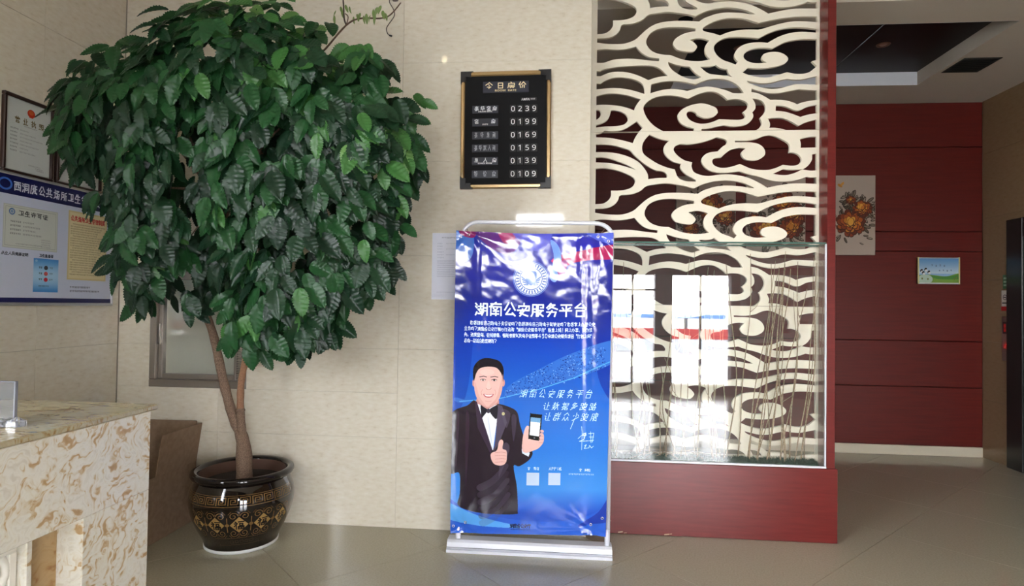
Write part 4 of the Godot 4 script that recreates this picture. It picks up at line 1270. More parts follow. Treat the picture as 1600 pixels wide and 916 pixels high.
	obj("shoot", tube(tr.call([[-1.272, 3.023, -3.31], [-1.262, 3.07, -3.31], [-1.28, 3.09, -3.31]]), [0.003], 6), M.twig, t)
	for s in [[-1.335, 3.11], [-1.31, 3.13], [-1.28, 3.14], [-1.255, 3.13], [-1.3, 3.1], [-1.21, 3.085], [-1.19, 3.09], [-1.17, 3.075], [-1.13, 3.075], [-1.115, 3.11], [-1.09, 3.12], [-1.1, 3.075], [-1.06, 3.1], [-1.045, 3.085], [-1.345, 3.08], [-1.155, 3.085], [-1.23, 3.07], [-1.07, 3.13]]:
		var l := r.randf_range(0.035, 0.055)
		var dn := Vector3(r.randf_range(-0.5, 0.5), -1, r.randf_range(-0.2, 0.4)).normalized()
		var nr := Vector3(r.randf_range(-0.7, 0.7), 0.3, 1)
		nr = (nr - dn * nr.dot(dn)).normalized()
		var bs := Basis(-dn.cross(nr), -dn, nr).orthonormalized()
		if bs.determinant() < 0:
			bs.x = -bs.x
		var o := obj("leaflet", variants[r.randi_range(0, 4)], M.paler, shoot)
		o.transform = Transform3D(bs.scaled_local(Vector3(l * 0.75, l * 1.1, l)), Vector3(s[0], s[1], -3.31) - at)

# ---------------------------------------------------------------- banner on its frame
var crumple: FastNoiseLite

func banner_point(u: float, v: float) -> Vector3:
	var x := lerpf(lerpf(-0.641, -0.648, v), lerpf(0.272, 0.246, v), u)
	var y := lerpf(lerpf(1.862, 0.094, v), lerpf(1.852, 0.124, v), u)
	y += -0.012 * sin(PI * u) * (1 - v) * (1 - v)
	var z := -3.468
	var p := Vector2(x, y)
	for a in [[-0.57, 1.845, 1.0, 0.4], [0.182, 1.84, 1.0, 2.1], [-0.57, 0.13, 0.6, 1.2], [0.175, 0.15, 0.6, 0.0]]:
		var d := p - Vector2(a[0], a[1])
		var rr := d.length()
		var f: float = a[2] * smoothstep(0.0, 0.06, rr) * exp(-rr / 0.2)
		z += 0.006 * f * sin(d.angle() * 6.0 + a[3] + 1.6 * sin(d.angle() * 2.3 + a[3]))
		z -= 0.012 * exp(-rr * rr / 0.002)
	z += 0.007 * sin(u * 9.0 + 0.8 + v) * exp(-v * 2.2) * sin(PI * u)
	for c in [[0.16, 0.9], [0.8, 0.8], [0.86, 0.5]]:                          # long creases below the eyelets
		var k: float = u - c[0] - 0.05 * v
		z += 0.006 * c[1] * exp(-k * k / 0.0007) * exp(-v * 1.6)
	z += crumple.get_noise_2d(u * 60.0, v * 150.0) * 0.0022 * (0.4 + 0.6 * exp(-v * 2.0))
	z += 0.02 * pow(absf(u * 2 - 1), 8.0) * (0.3 + 0.7 * v)                # side edges curl forward
	z += -0.018 * smoothstep(0.9, 1.0, v) * pow(1 - u, 6.0)
	return Vector3(x, y, z)

func pp(x: float, y: float) -> Vector2:               # printed layout: 243 by 470 units, drawn at three pixels a unit
	return Vector2(x - 715.0, y - 362.0) * 3.0

func banner_print() -> Image:
	var cv := Canvas.new(729, 1410, c8(28, 60, 170))
	var stops := [[0.0, c8(52, 62, 176)], [0.1, c8(44, 44, 158)], [0.22, c8(22, 34, 140)], [0.36, c8(24, 66, 178)], [0.5, c8(36, 96, 196)], [0.62, c8(46, 112, 206)], [0.72, c8(44, 122, 216)], [0.85, c8(66, 146, 230)], [0.93, c8(34, 84, 200)], [1.0, c8(40, 84, 196)]]
	for y in cv.h:
		var t := float(y) / cv.h
		for i in stops.size() - 1:
			if t <= stops[i + 1][0]:
				cv.rect(0, y, cv.w, 1, stops[i][1].lerp(stops[i + 1][1], (t - stops[i][0]) / (stops[i + 1][0] - stops[i][0])))
				break
	# side darkening bands and ribbons of colour at the head
	cv.poly(smooth2([pp(700, 405), pp(716, 420), pp(738, 450), pp(745, 520), pp(735, 620), pp(705, 640)]), c8(20, 44, 150), 0.4)
	cv.poly(smooth2([pp(975, 405), pp(945, 420), pp(925, 460), pp(930, 520), pp(945, 600), pp(980, 620)]), c8(20, 30, 130), 0.5)
	cv.poly(smooth2([pp(712, 362), pp(740, 362), pp(742, 395), pp(732, 410), pp(716, 408)]), c8(70, 120, 214))
	cv.poly(smooth2([pp(720, 355), pp(745, 360), pp(742, 372), pp(722, 368)]), c8(150, 40, 110))
	cv.poly(smooth2([pp(740, 352), pp(812, 352), pp(816, 375), pp(800, 395), pp(775, 390), pp(752, 372)]), c8(112, 44, 120), 0.8)
	cv.poly(smooth2([pp(778, 352), pp(804, 355), pp(806, 372), pp(790, 378)]), c8(180, 50, 100), 0.8)
	cv.poly(smooth2([pp(800, 352), pp(862, 356), pp(852, 388), pp(828, 386), pp(812, 372)]), c8(96, 96, 212), 0.8)
	cv.poly(smooth2([pp(866, 366), pp(905, 366), pp(962, 384), pp(962, 398), pp(918, 388), pp(890, 396), pp(872, 390)]), c8(40, 40, 170))
	cv.poly(smooth2([pp(864, 404), pp(884, 394), pp(908, 390), pp(935, 384), pp(962, 382), pp(962, 402), pp(930, 404), pp(900, 408), pp(886, 414), pp(874, 412)]), c8(176, 34, 92))
	cv.poly(smooth2([pp(862, 372), pp(876, 384), pp(880, 415), pp(872, 438), pp(862, 430), pp(868, 400)]), c8(110, 150, 226))
	cv.poly(smooth2([pp(872, 412), pp(888, 404), pp(886, 424), pp(878, 430)]), c8(150, 60, 130))
	cv.poly(smooth2([pp(910, 352), pp(975, 352), pp(975, 376), pp(940, 376)]), c8(86, 104, 220))
	# emblem: ring of lettering, shield, wings
	var e := pp(833.5, 433.5)
	cv.ellipse(e, Vector2(86, 86), c8(140, 176, 236), 0, 0.5)
	cv.ellipse(e, Vector2(78, 78), c8(222, 232, 246))
	cv.ring(e, 74, 3, c8(60, 92, 178))
	cv.ring(e, 52, 3, c8(60, 92, 178))
	for i in 30:
		var a := TAU * i / 30
		var d := Vector2.from_angle(a)
		cv.line(e + d * 58, e + d * 69, 5, c8(70, 100, 182))
	cv.poly(smooth2([e + Vector2(-24, -30), e + Vector2(0, -38), e + Vector2(24, -30), e + Vector2(22, 8), e + Vector2(0, 32), e + Vector2(-22, 8)]), c8(120, 150, 212))
	cv.ellipse(e + Vector2(0, -10), Vector2(12, 12), c8(236, 240, 248))
	for s in [-1, 1]:
		for k in 4:
			cv.line(e + Vector2(s * 14, 14 + k * 5), e + Vector2(s * (44 - k * 4), -8 + k * 12), 5, c8(110, 140, 206))
	# title and paragraph
	write(cv, "湖南公安服务平台", pp(748, 0).x, pp(0, 472.5).y, Vector2(54, 60), 65.5, 7.6, c8(232, 248, 250))
	var small := c8(222, 240, 250)
	write(cv, "您想拥有自己的电子身份证吗？您想拥有自己的电子驾驶证吗？您想掌上办理公安", pp(740, 0).x, pp(0, 502).y, Vector2(13, 18), 16.2, 2.2, small)
	write(cv, "业务吗？湖南省公安厅精心打造的“湖南公安服务平台”隆重上线！网上办事、预约优", pp(731, 0).x, pp(0, 511).y, Vector2(13, 18), 15.7, 2.2, small)
	write(cv, "先、进度查询、在线缴费、智能客服以及电子证照等490余项公安服务项目“打包上网”，", pp(731, 0).x, pp(0, 520.5).y, Vector2(13, 18), 15.1, 2.2, small)
	write(cv, "总有一款适合您需要的？", pp(731, 0).x, pp(0, 530).y, Vector2(13, 18), 14, 2.2, small)
	# long island with a city, seen from the air
	var isl := smooth2([pp(790, 640), pp(800, 605), pp(850, 575), pp(900, 550), pp(965, 530), pp(965, 562), pp(910, 588), pp(850, 606), pp(790, 622), pp(728, 630), pp(722, 622)])
	cv.poly(isl, c8(54, 110, 200))
	var r := RandomNumberGenerator.new()
	r.seed = 12
	for i in 1500:
		var q := pp(r.randf_range(775, 950), r.randf_range(540, 622))
		if Geometry2D.is_point_in_polygon(q, isl):
			cv.rect(q.x, q.y, r.randf_range(2, 6), r.randf_range(2, 5), [c8(24, 56, 140), c8(120, 168, 228), c8(36, 80, 170), c8(18, 44, 118)][i % 4])
	cv.path([pp(726, 628), pp(790, 622), pp(850, 607), pp(905, 588), pp(960, 562)], 4, c8(90, 176, 236))
	# curved bands at the foot
	cv.poly(smooth2([pp(700, 700), pp(716, 738), pp(728, 738), pp(730, 790), pp(705, 790)]), c8(60, 140, 232))
	cv.poly(smooth2([pp(700, 770), pp(730, 788), pp(790, 806), pp(860, 812), pp(920, 806), pp(970, 785), pp(970, 845), pp(700, 845)]), c8(40, 96, 210))
	cv.poly(smooth2([pp(700, 776), pp(726, 790), pp(770, 808), pp(830, 822), pp(740, 818), pp(700, 800)]), c8(90, 168, 240))
	cv.poly(smooth2([pp(915, 818), pp(946, 795), pp(965, 765), pp(965, 805), pp(935, 815)]), c8(28, 60, 170))
	draw_man(cv)
	# handwritten lines
	var ink := c8(206, 246, 246)
	write(cv, "湖南公安服务平台", pp(820, 0).x, pp(0, 607).y, Vector2(28, 38), 43, 2.4, ink, 0.35)
	write(cv, "让数据多跑路", pp(856, 0).x, pp(0, 627).y, Vector2(28, 34), 43, 2.4, ink, 0.35)
	write(cv, "让群众少跑腿", pp(858, 0).x, pp(0, 643).y, Vector2(28, 36), 43, 2.4, ink, 0.35)
	cv.line(pp(906, 652), pp(900, 668), 2.4, ink)
	cv.path([pp(917, 664), pp(918, 672), pp(918, 700)], 2.4, ink)
	cv.path([pp(912, 683), pp(917, 678), pp(925, 677)], 2.4, ink)
	cv.path([pp(919, 676), pp(924, 674), pp(921, 684), pp(914, 687), pp(928, 686)], 2.4, ink)
	cv.path([pp(928, 675), pp(936, 674), pp(934, 688)], 2.4, ink)
	cv.path([pp(929, 680), pp(936, 680)], 2.4, ink)
	cv.path([pp(929, 686), pp(936, 685)], 2.4, ink)
	cv.path([pp(931, 672), pp(932, 689)], 2.4, ink)
	cv.path([pp(922, 694), pp(925, 692), pp(922, 698), pp(929, 697), pp(930, 693), pp(933, 697), pp(936, 694)], 2.4, ink)
	# blank squares where codes were printed, captions
	for q in [[833.5, 736.5, 19.5], [867.8, 736.5, 18.6]]:
		var o := pp(q[0], q[1])
		cv.rect(o.x, o.y, q[2] * 3, q[2] * 3, c8(196, 214, 236))
	write(cv, "官方微信", pp(835, 0).x, pp(0, 728).y, Vector2(11, 13), 14, 1.6, small)
	write(cv, "APP下载", pp(868, 0).x, pp(0, 728).y, Vector2(10, 13), 12, 1.6, small)
	write(cv, "官方网站", pp(915, 0).x, pp(0, 729).y, Vector2(11, 13), 13, 1.6, small)
	dashes(cv, pp(899, 0).x, pp(0, 737).y, 116, 8, small)
	write(cv, "湖南省公安厅", pp(809.5, 0).x, pp(0, 816).y, Vector2(14.5, 19), 16.4, 3.0, c8(14, 22, 70))
	dashes(cv, pp(810, 0).x, pp(0, 824).y, 92, 5, c8(20, 36, 96))
	return cv.im

# a smiling man in a dinner jacket, thumb up, holding a telephone
func draw_man(cv: Canvas) -> void:
	var skin := c8(232, 186, 176)
	var skin_dark := c8(206, 150, 142)
	var suit := c8(38, 26, 40)
	var sheen := c8(92, 84, 100)
	# neck, shirt
	cv.poly(smooth2([pp(756, 618), pp(784, 618), pp(785, 640), pp(754, 640)]), skin_dark)
	cv.poly(PackedVector2Array([pp(749, 630), pp(757, 632), pp(770, 640), pp(783, 632), pp(788, 640), pp(784, 668), pp(780, 704), pp(766, 672)]), c8(234, 238, 248))
	cv.path([pp(771, 652), pp(779, 700)], 3, c8(196, 206, 226))
	# jacket
	var j := smooth2([pp(750, 626), pp(738, 634), pp(718, 642), pp(709, 660), pp(706, 730), pp(716, 739), pp(728, 739), pp(729, 770), pp(726, 787), pp(740, 795), pp(762, 800), pp(790, 802), pp(818, 801), pp(821, 795), pp(819, 760), pp(813, 727), pp(822, 727), pp(838, 716), pp(842, 704), pp(832, 690), pp(822, 664), pp(817, 644), pp(806, 636), pp(788, 631), pp(785, 634), pp(786, 660), pp(780, 703), pp(768, 680), pp(756, 650)], 4)
	cv.poly(j, suit)
	cv.poly(PackedVector2Array([pp(750, 627), pp(753, 628), pp(768, 670), pp(779, 702), pp(776, 708), pp(755, 668)]), c8(58, 44, 62))
	cv.poly(PackedVector2Array([pp(786, 632), pp(793, 634), pp(801, 660), pp(790, 690), pp(781, 706), pp(784, 680)]), c8(80, 70, 90))
	for q in [[792, 640, 806, 645, 800, 668], [808, 650, 816, 652, 812, 690], [796, 694, 806, 700, 790, 745]]:
		cv.poly(smooth2([pp(q[0], q[1]), pp(q[2], q[3]), pp(q[4], q[5])]), sheen, 0.55)
	for k in 6:
		var y := 730.0 + k * 11
		cv.poly(smooth2([pp(756 + k, y + 28), pp(778 + k * 2, y + 16), pp(800 + k, y - 6), pp(804 + k, y), pp(784 + k, y + 24), pp(762 + k, y + 36)]), sheen, 0.4 if k % 2 == 0 else 0.18)
	for q in [[722, 650, 726, 655, 722, 730], [736, 650, 742, 660, 738, 760]]:
		cv.poly(smooth2([pp(q[0], q[1]), pp(q[2], q[3]), pp(q[4], q[5])]), c8(66, 46, 62), 0.5)
	cv.ellipse(pp(795, 646), Vector2(7, 8), c8(196, 190, 140))
	# bow tie
	cv.poly(smooth2([pp(759, 634), pp(764, 636), pp(770, 641), pp(764, 650), pp(761, 652)]), c8(28, 26, 40))
	cv.poly(smooth2([pp(786, 634), pp(780, 635), pp(773, 641), pp(780, 652), pp(785, 653)]), c8(28, 26, 40))
	cv.ellipse(pp(771.5, 642), Vector2(9, 11), c8(50, 46, 62))
	# head
	cv.ellipse(pp(747.5, 599), Vector2(7, 17), skin_dark)
	cv.ellipse(pp(794, 598), Vector2(7, 17), skin_dark)
	cv.poly(smooth2([pp(749, 580), pp(757, 570), pp(771, 567), pp(785, 570), pp(792, 580), pp(793, 600), pp(790, 618), pp(782, 631), pp(771, 636), pp(760, 631), pp(751, 618), pp(748, 600)]), skin)
	cv.poly(smooth2([pp(747.5, 596), pp(746, 578), pp(752, 566), pp(763, 560), pp(776, 560.5), pp(788, 565), pp(794, 577), pp(793.5, 596), pp(790.5, 584), pp(783, 575), pp(770, 573), pp(757, 576), pp(751, 584)]), c8(32, 26, 34))
	cv.poly(smooth2([pp(793, 584), pp(793, 602), pp(789, 619), pp(780, 632), pp(771, 636), pp(783, 622), pp(788, 604)]), c8(214, 160, 150), 0.7)
	cv.poly(smooth2([pp(748.5, 596), pp(751, 618), pp(760, 631), pp(768, 635), pp(757, 620), pp(752, 604)]), c8(218, 166, 156), 0.7)
	cv.ellipse(pp(768, 582), Vector2(34, 15), c8(246, 210, 200), 0, 0.5)
	for s in [-1, 1]:
		cv.ellipse(pp(770.5 + s * 10.5, 607), Vector2(15, 10), c8(242, 184, 176), 0, 0.6)
	for s in [[762, 594.2], [779.5, 594.2]]:
		cv.ellipse(pp(s[0], s[1]), Vector2(14, 6), c8(206, 152, 142), 0, 0.6)
		cv.ellipse(pp(s[0], s[1]), Vector2(10, 3.6), c8(240, 230, 228))
		cv.ellipse(pp(s[0], s[1] - 0.1), Vector2(4.6, 4), c8(36, 26, 28))
		cv.path([pp(s[0] - 4.2, s[1] - 0.6), pp(s[0], s[1] - 1.9), pp(s[0] + 4.2, s[1] - 0.6)], 2.2, c8(70, 48, 50))
		cv.path([pp(s[0] - 5.6, s[1] - 5.0), pp(s[0] + 1, s[1] - 6.2), pp(s[0] + 5.6, s[1] - 5.0)], 3.4, c8(58, 44, 48))
	cv.poly(smooth2([pp(769.5, 596), pp(767.5, 604), pp(767.5, 607.5), pp(771, 609), pp(774.5, 607.5), pp(773.5, 604), pp(772, 596)]), c8(240, 200, 190), 0.8)
	cv.path([pp(766.8, 606.5), pp(768.5, 608.4), pp(771, 609), pp(773.5, 608.4), pp(775.2, 606.5)], 2.2, c8(190, 130, 124))
	cv.poly(smooth2([pp(763, 615.6), pp(771, 616.6), pp(779, 615.6), pp(776.5, 619.8), pp(771, 621.4), pp(765.5, 619.8)]), c8(186, 96, 100))
	cv.poly(smooth2([pp(764.6, 616.2), pp(771, 617.2), pp(777.4, 616.2), pp(775, 618.8), pp(771, 619.4), pp(767, 618.8)]), c8(246, 240, 240))
	cv.path([pp(761.5, 608.5), pp(759.4, 613), pp(760.4, 617)], 1.8, c8(204, 146, 138))
	cv.path([pp(780.5, 608.5), pp(782.6, 613), pp(781.6, 617)], 1.8, c8(204, 146, 138))
	cv.path([pp(766, 626.5), pp(771, 627.6), pp(776, 626.5)], 2.0, c8(212, 158, 150))
	# thumb-up fist
	cv.poly(smooth2([pp(786, 703), pp(789, 690), pp(793, 686), pp(796, 690), pp(795, 700), pp(801, 703), pp(802, 712), pp(801, 721), pp(795, 726), pp(784, 725), pp(778, 718), pp(777, 708)]), skin)
	for k in 4:
		cv.path([pp(784, 706.5 + k * 5), pp(794, 705.5 + k * 5), pp(801, 707 + k * 4.6)], 2.4, skin_dark)
	# cuff, hand and telephone
	cv.poly(PackedVector2Array([pp(825, 700), pp(838, 706), pp(836, 712), pp(826, 707)]), c8(226, 232, 244))
	cv.poly(smooth2([pp(826, 702), pp(826, 686), pp(829, 670), pp(833, 664), pp(837, 668), pp(838, 682), pp(850, 684), pp(858, 676), pp(859, 688), pp(852, 698), pp(842, 703), pp(832, 706)]), skin)
	cv.poly(smooth2([pp(837, 646.5), pp(839, 645), pp(854, 646.5), pp(855.5, 648.5), pp(853, 685), pp(851, 687), pp(836.5, 684.5), pp(835, 682)], 3), c8(24, 24, 28))
	cv.poly(PackedVector2Array([pp(838, 650.5), pp(853.6, 652), pp(851.8, 680.5), pp(837, 678.5)]), c8(240, 246, 250))
	cv.poly(PackedVector2Array([pp(838, 650.5), pp(853.6, 652), pp(853, 659), pp(837.6, 657.5)]), c8(120, 170, 210))
	cv.ellipse(pp(844.5, 682.8), Vector2(4, 3.4), c8(120, 120, 124))
	for k in 4:
		cv.ellipse(pp(856.2 - k * 0.6, 672 + k * 5.2), Vector2(9, 6.4), skin, 0.2)
		cv.path([pp(851.5, 674.5 + k * 5.2), pp(858.5, 675 + k * 5)], 1.8, skin_dark)

func build_banner() -> void:
	crumple = noise(0.09, 3, 51)
	var t := thing("display_banner", "tall glossy blue banner with a man in a dinner jacket on a grey tube frame", "banner", Vector3.ZERO)
	var m := print_mat(banner_print(), 0.12)
	m.cull_mode = BaseMaterial3D.CULL_DISABLED
	m.metallic_specular = 0.6
	var st := begin()
	sheet(st, 90, 180, banner_point)
	obj("banner_sheet", smooth(st), m, t)
	# tube frame
	var z := -3.505
	var pts := []
	for p in [[-0.612, 0.03], [-0.606, 1.84]]:
		pts.append(Vector3(p[0], p[1], z))
	for k in 9:
		var a := PI - k / 8.0 * PI / 2
		pts.append(Vector3(-0.516 + cos(a) * 0.09, 1.842 + sin(a) * 0.075, z))
	for k in 9:
		var a := PI / 2 - k / 8.0 * PI / 2
		pts.append(Vector3(0.166 + cos(a) * 0.1, 1.836 + sin(a) * 0.075, z))
	pts.append(Vector3(0.262, 0.05, z))
	obj("frame_tube", tube(pts, [0.0125], 14), M.alu_white, t)
	# side poles showing beside the sheet
	obj("pole", tube([Vector3(-0.606, 0.03, z + 0.012), Vector3(-0.606, 0.14, z + 0.012)], [0.016], 14), M.alu_white, t)
	obj("pole", tube([Vector3(0.257, 0.04, z + 0.012), Vector3(0.257, 0.15, z + 0.012)], [0.016], 14), M.alu_white, t)
	# foot: a stepped extruded bar
	var prof := [Vector2(-0.06, 0.0), Vector2(0.05, 0.0), Vector2(0.05, 0.016), Vector2(0.036, 0.02), Vector2(0.03, 0.026), Vector2(0.022, 0.05), Vector2(0.008, 0.062), Vector2(-0.06, 0.062)]
	st = begin()
	var x0 := -0.664
	var x1 := 0.283
	for i in prof.size():
		var a: Vector2 = prof[i]
		var b: Vector2 = prof[(i + 1) % prof.size()]
		var n := Vector3(0, -(b.x - a.x), b.y - a.y)
		quad(st, Vector3(x0, a.y, z + a.x + 0.03), Vector3(x1, a.y, z + a.x + 0.03), Vector3(x1, b.y, z + b.x + 0.03), Vector3(x0, b.y, z + b.x + 0.03), n)
	for i in range(1, prof.size() - 1):
		for s in [x0, x1]:
			tri(st, Vector3(s, prof[0].y, z + prof[0].x + 0.03), Vector3(s, prof[i].y, z + prof[i].x + 0.03), Vector3(s, prof[i + 1].y, z + prof[i + 1].x + 0.03), Vector3(s + 0.19, 0, 0))
	obj("foot_bar", st.commit(), M.alu_white, t)
	obj("foot_groove", box(Vector3(x0, 0.022, z + 0.052), Vector3(x1, 0.026, z + 0.064), 0.001), mat(c8(120, 124, 132), 0.5), t)
	# eyelets with ties
	for e in [[0.025, 0.02], [0.97, 0.028], [0.08, 0.012], [0.905, 0.012], [0.02, 0.975], [0.095, 0.965], [0.905, 0.965], [0.975, 0.94]]:
		var tm := TorusMesh.new()
		tm.inner_radius = 0.004
		tm.outer_radius = 0.0085
		tm.rings = 20
		tm.ring_segments = 8
		var o := obj("eyelet", tm, M.steel, t)
		o.position = banner_point(e[0], e[1]) + Vector3(0, 0, 0.002)
		o.rotation.x = PI / 2
	for e in [[0.08, 0.012, -0.585, 1.88], [0.905, 0.012, 0.225, 1.88]]:
		obj("tie", tube([banner_point(e[0], e[1]), Vector3(e[2], e[3], z)], [0.002], 5), mat(c8(140, 110, 90), 0.8), t)

# ---------------------------------------------------------------- room rate board
func text_mesh(s: String, height: float, depth := 0.001, font := "Droid Sans", bold := true) -> TextMesh:
	var tm := TextMesh.new()
	var f := SystemFont.new()
	f.font_names = PackedStringArray([font])
	f.font_weight = 700 if bold else 400
	tm.font = f
	tm.text = s
	tm.font_size = 64
	tm.pixel_size = height / 64.0 * 1.37
	tm.depth = depth
	return tm

func build_rate_board() -> void:
	var w := 0.574
	var h := 0.746
	var t := thing("rate_board", "black hotel room rate board with brass edge strips and white price digits", "price board", Vector3(-0.672, 2.16, WALL_Z))
	t.rotation.z = 0.008
	obj("panel", box(Vector3(0.006, 0.006, 0.0), Vector3(w - 0.006, h - 0.006, 0.02), 0.002), M.black_matt, t)
	for r in [[0.06, h - 0.03, w - 0.06, h], [0.06, 0.0, w - 0.06, 0.03], [0.0, 0.06, 0.026, h - 0.06], [w - 0.03, 0.06, w, h - 0.06]]:
		obj("brass_strip", box(Vector3(r[0], r[1], 0.0), Vector3(r[2], r[3], 0.028), 0.007), M.gold, t)
	for sx in [0, 1]:
		for sy in [0, 1]:
			var st := begin()
			var p := [Vector2(0, 0), Vector2(0.08, 0), Vector2(0.066, 0.012), Vector2(0.066, 0.034), Vector2(0.034, 0.034), Vector2(0.034, 0.066), Vector2(0.012, 0.066), Vector2(0, 0.08)]
			var q := []
			for v in p:
				q.append(Vector3(v.x if sx == 0 else w - v.x, v.y if sy == 0 else h - v.y, 0.031))
			for i in range(1, p.size() - 1):
				tri(st, q[0], q[i], q[i + 1], Vector3(0, 0, 1))
			for i in p.size():
				var a: Vector3 = q[i]
				var b: Vector3 = q[(i + 1) % p.size()]
				var mid := Vector3(0.02 if sx == 0 else w - 0.02, 0.02 if sy == 0 else h - 0.02, 0.031)
				quad(st, a, b, Vector3(b.x, b.y, 0), Vector3(a.x, a.y, 0), (a + b) / 2 - mid)
			obj("corner", st.commit(), M.black, t)
	# heading plate
	var cv := Canvas.new(580, 145, c8(40, 43, 58))
	for i in 4:
		glyph(cv, "今日房价"[i], 34 + i * 142, 12, Vector2(84, 74), 12, c8(238, 222, 180))
	var pl := obj("heading_plate", box(Vector3(0.142, h - 0.139, 0.02), Vector3(0.432, h - 0.067, 0.025), 0.001), M.plate, t)
	obj("print", face(Vector3(0.143, h - 0.068, 0.0256), Vector3(0.288, 0, 0), Vector3(0, -0.07, 0)), print_mat(cv.im, 0.3), pl)
	var en := obj("lettering", text_mesh("ROOM  RATE", 0.0125), M.ivory, pl)
	en.position = Vector3(0.286, h - 0.1255, 0.0265)
	en.scale.x = 1.35
	# currency note
	cv = Canvas.new(200, 40, c8(20, 20, 23))
	write(cv, "人民币元", 4, 6, Vector2(22, 28), 27, 4, c8(230, 230, 230))
	dashes(cv, 122, 8, 70, 22, c8(200, 200, 200))
	obj("currency_note", face(Vector3(0.385, h - 0.172, 0.0204), Vector3(0.098, 0, 0), Vector3(0, -0.02, 0)), print_mat(cv.im), t)
	# rows
	var rows := [["豪华套房", "DELUXE SUITE", "0239"], ["套房", "SUITE", "0199"], ["豪华单间", "", "0169"], ["豪华双人间", "", "0159"], ["单人房", "SINGLE ROOM", "0139"], ["特价房", "", "0109"]]
	for i in 6:
		var y: float = h - [0.243, 0.325, 0.408, 0.49, 0.572, 0.655][i]
		var s: String = rows[i][0]
		cv = Canvas.new(330, 100, [c8(44, 46, 58), c8(46, 50, 62), c8(48, 52, 64)][i % 3])
		var n := s.length()
		var has_en: bool = rows[i][1] != ""
		for k in n:
			var pitch := 270.0 / maxf(n - 1, 1) if n != 2 else 216.0
			var gw := 46.0 if has_en else (34.0 if n > 3 else 40.0)
			glyph(cv, s[k], 30 + k * pitch * (0.86 if n > 2 else 1.0), 11, Vector2(gw, 54 if has_en else 68), 8.5 if has_en else 6.5, c8(214, 218, 224) if has_en else c8(164, 170, 180))
		var rp := obj("name_plate", box(Vector3(0.075, y - 0.0245, 0.02), Vector3(0.24, y + 0.0245, 0.0245), 0.001), M.plate, t)
		obj("print", face(Vector3(0.0755, y + 0.024, 0.0251), Vector3(0.164, 0, 0), Vector3(0, -0.048, 0)), print_mat(cv.im, 0.3), rp)
		if has_en:
			var e2 := obj("lettering", text_mesh(rows[i][1], 0.0085), M.white, rp)
			e2.position = Vector3(0.158, y - 0.014, 0.0258)
			e2.scale.x = 1.15
		for k in 4:
			var x: float = [0.334, 0.379, 0.424, 0.468][k]
			var dt := obj("digit_tile", box(Vector3(x - 0.0195, y - 0.0245, 0.02), Vector3(x + 0.0195, y + 0.0245, 0.0235), 0.001), M.digit_tile, t)
			var dg := obj("digit", text_mesh(rows[i][2][k], 0.0335, 0.0012, "Droid Sans", false), M.white, dt)
			dg.position = Vector3(x, y, 0.0242)
			dg.scale.x = 1.12

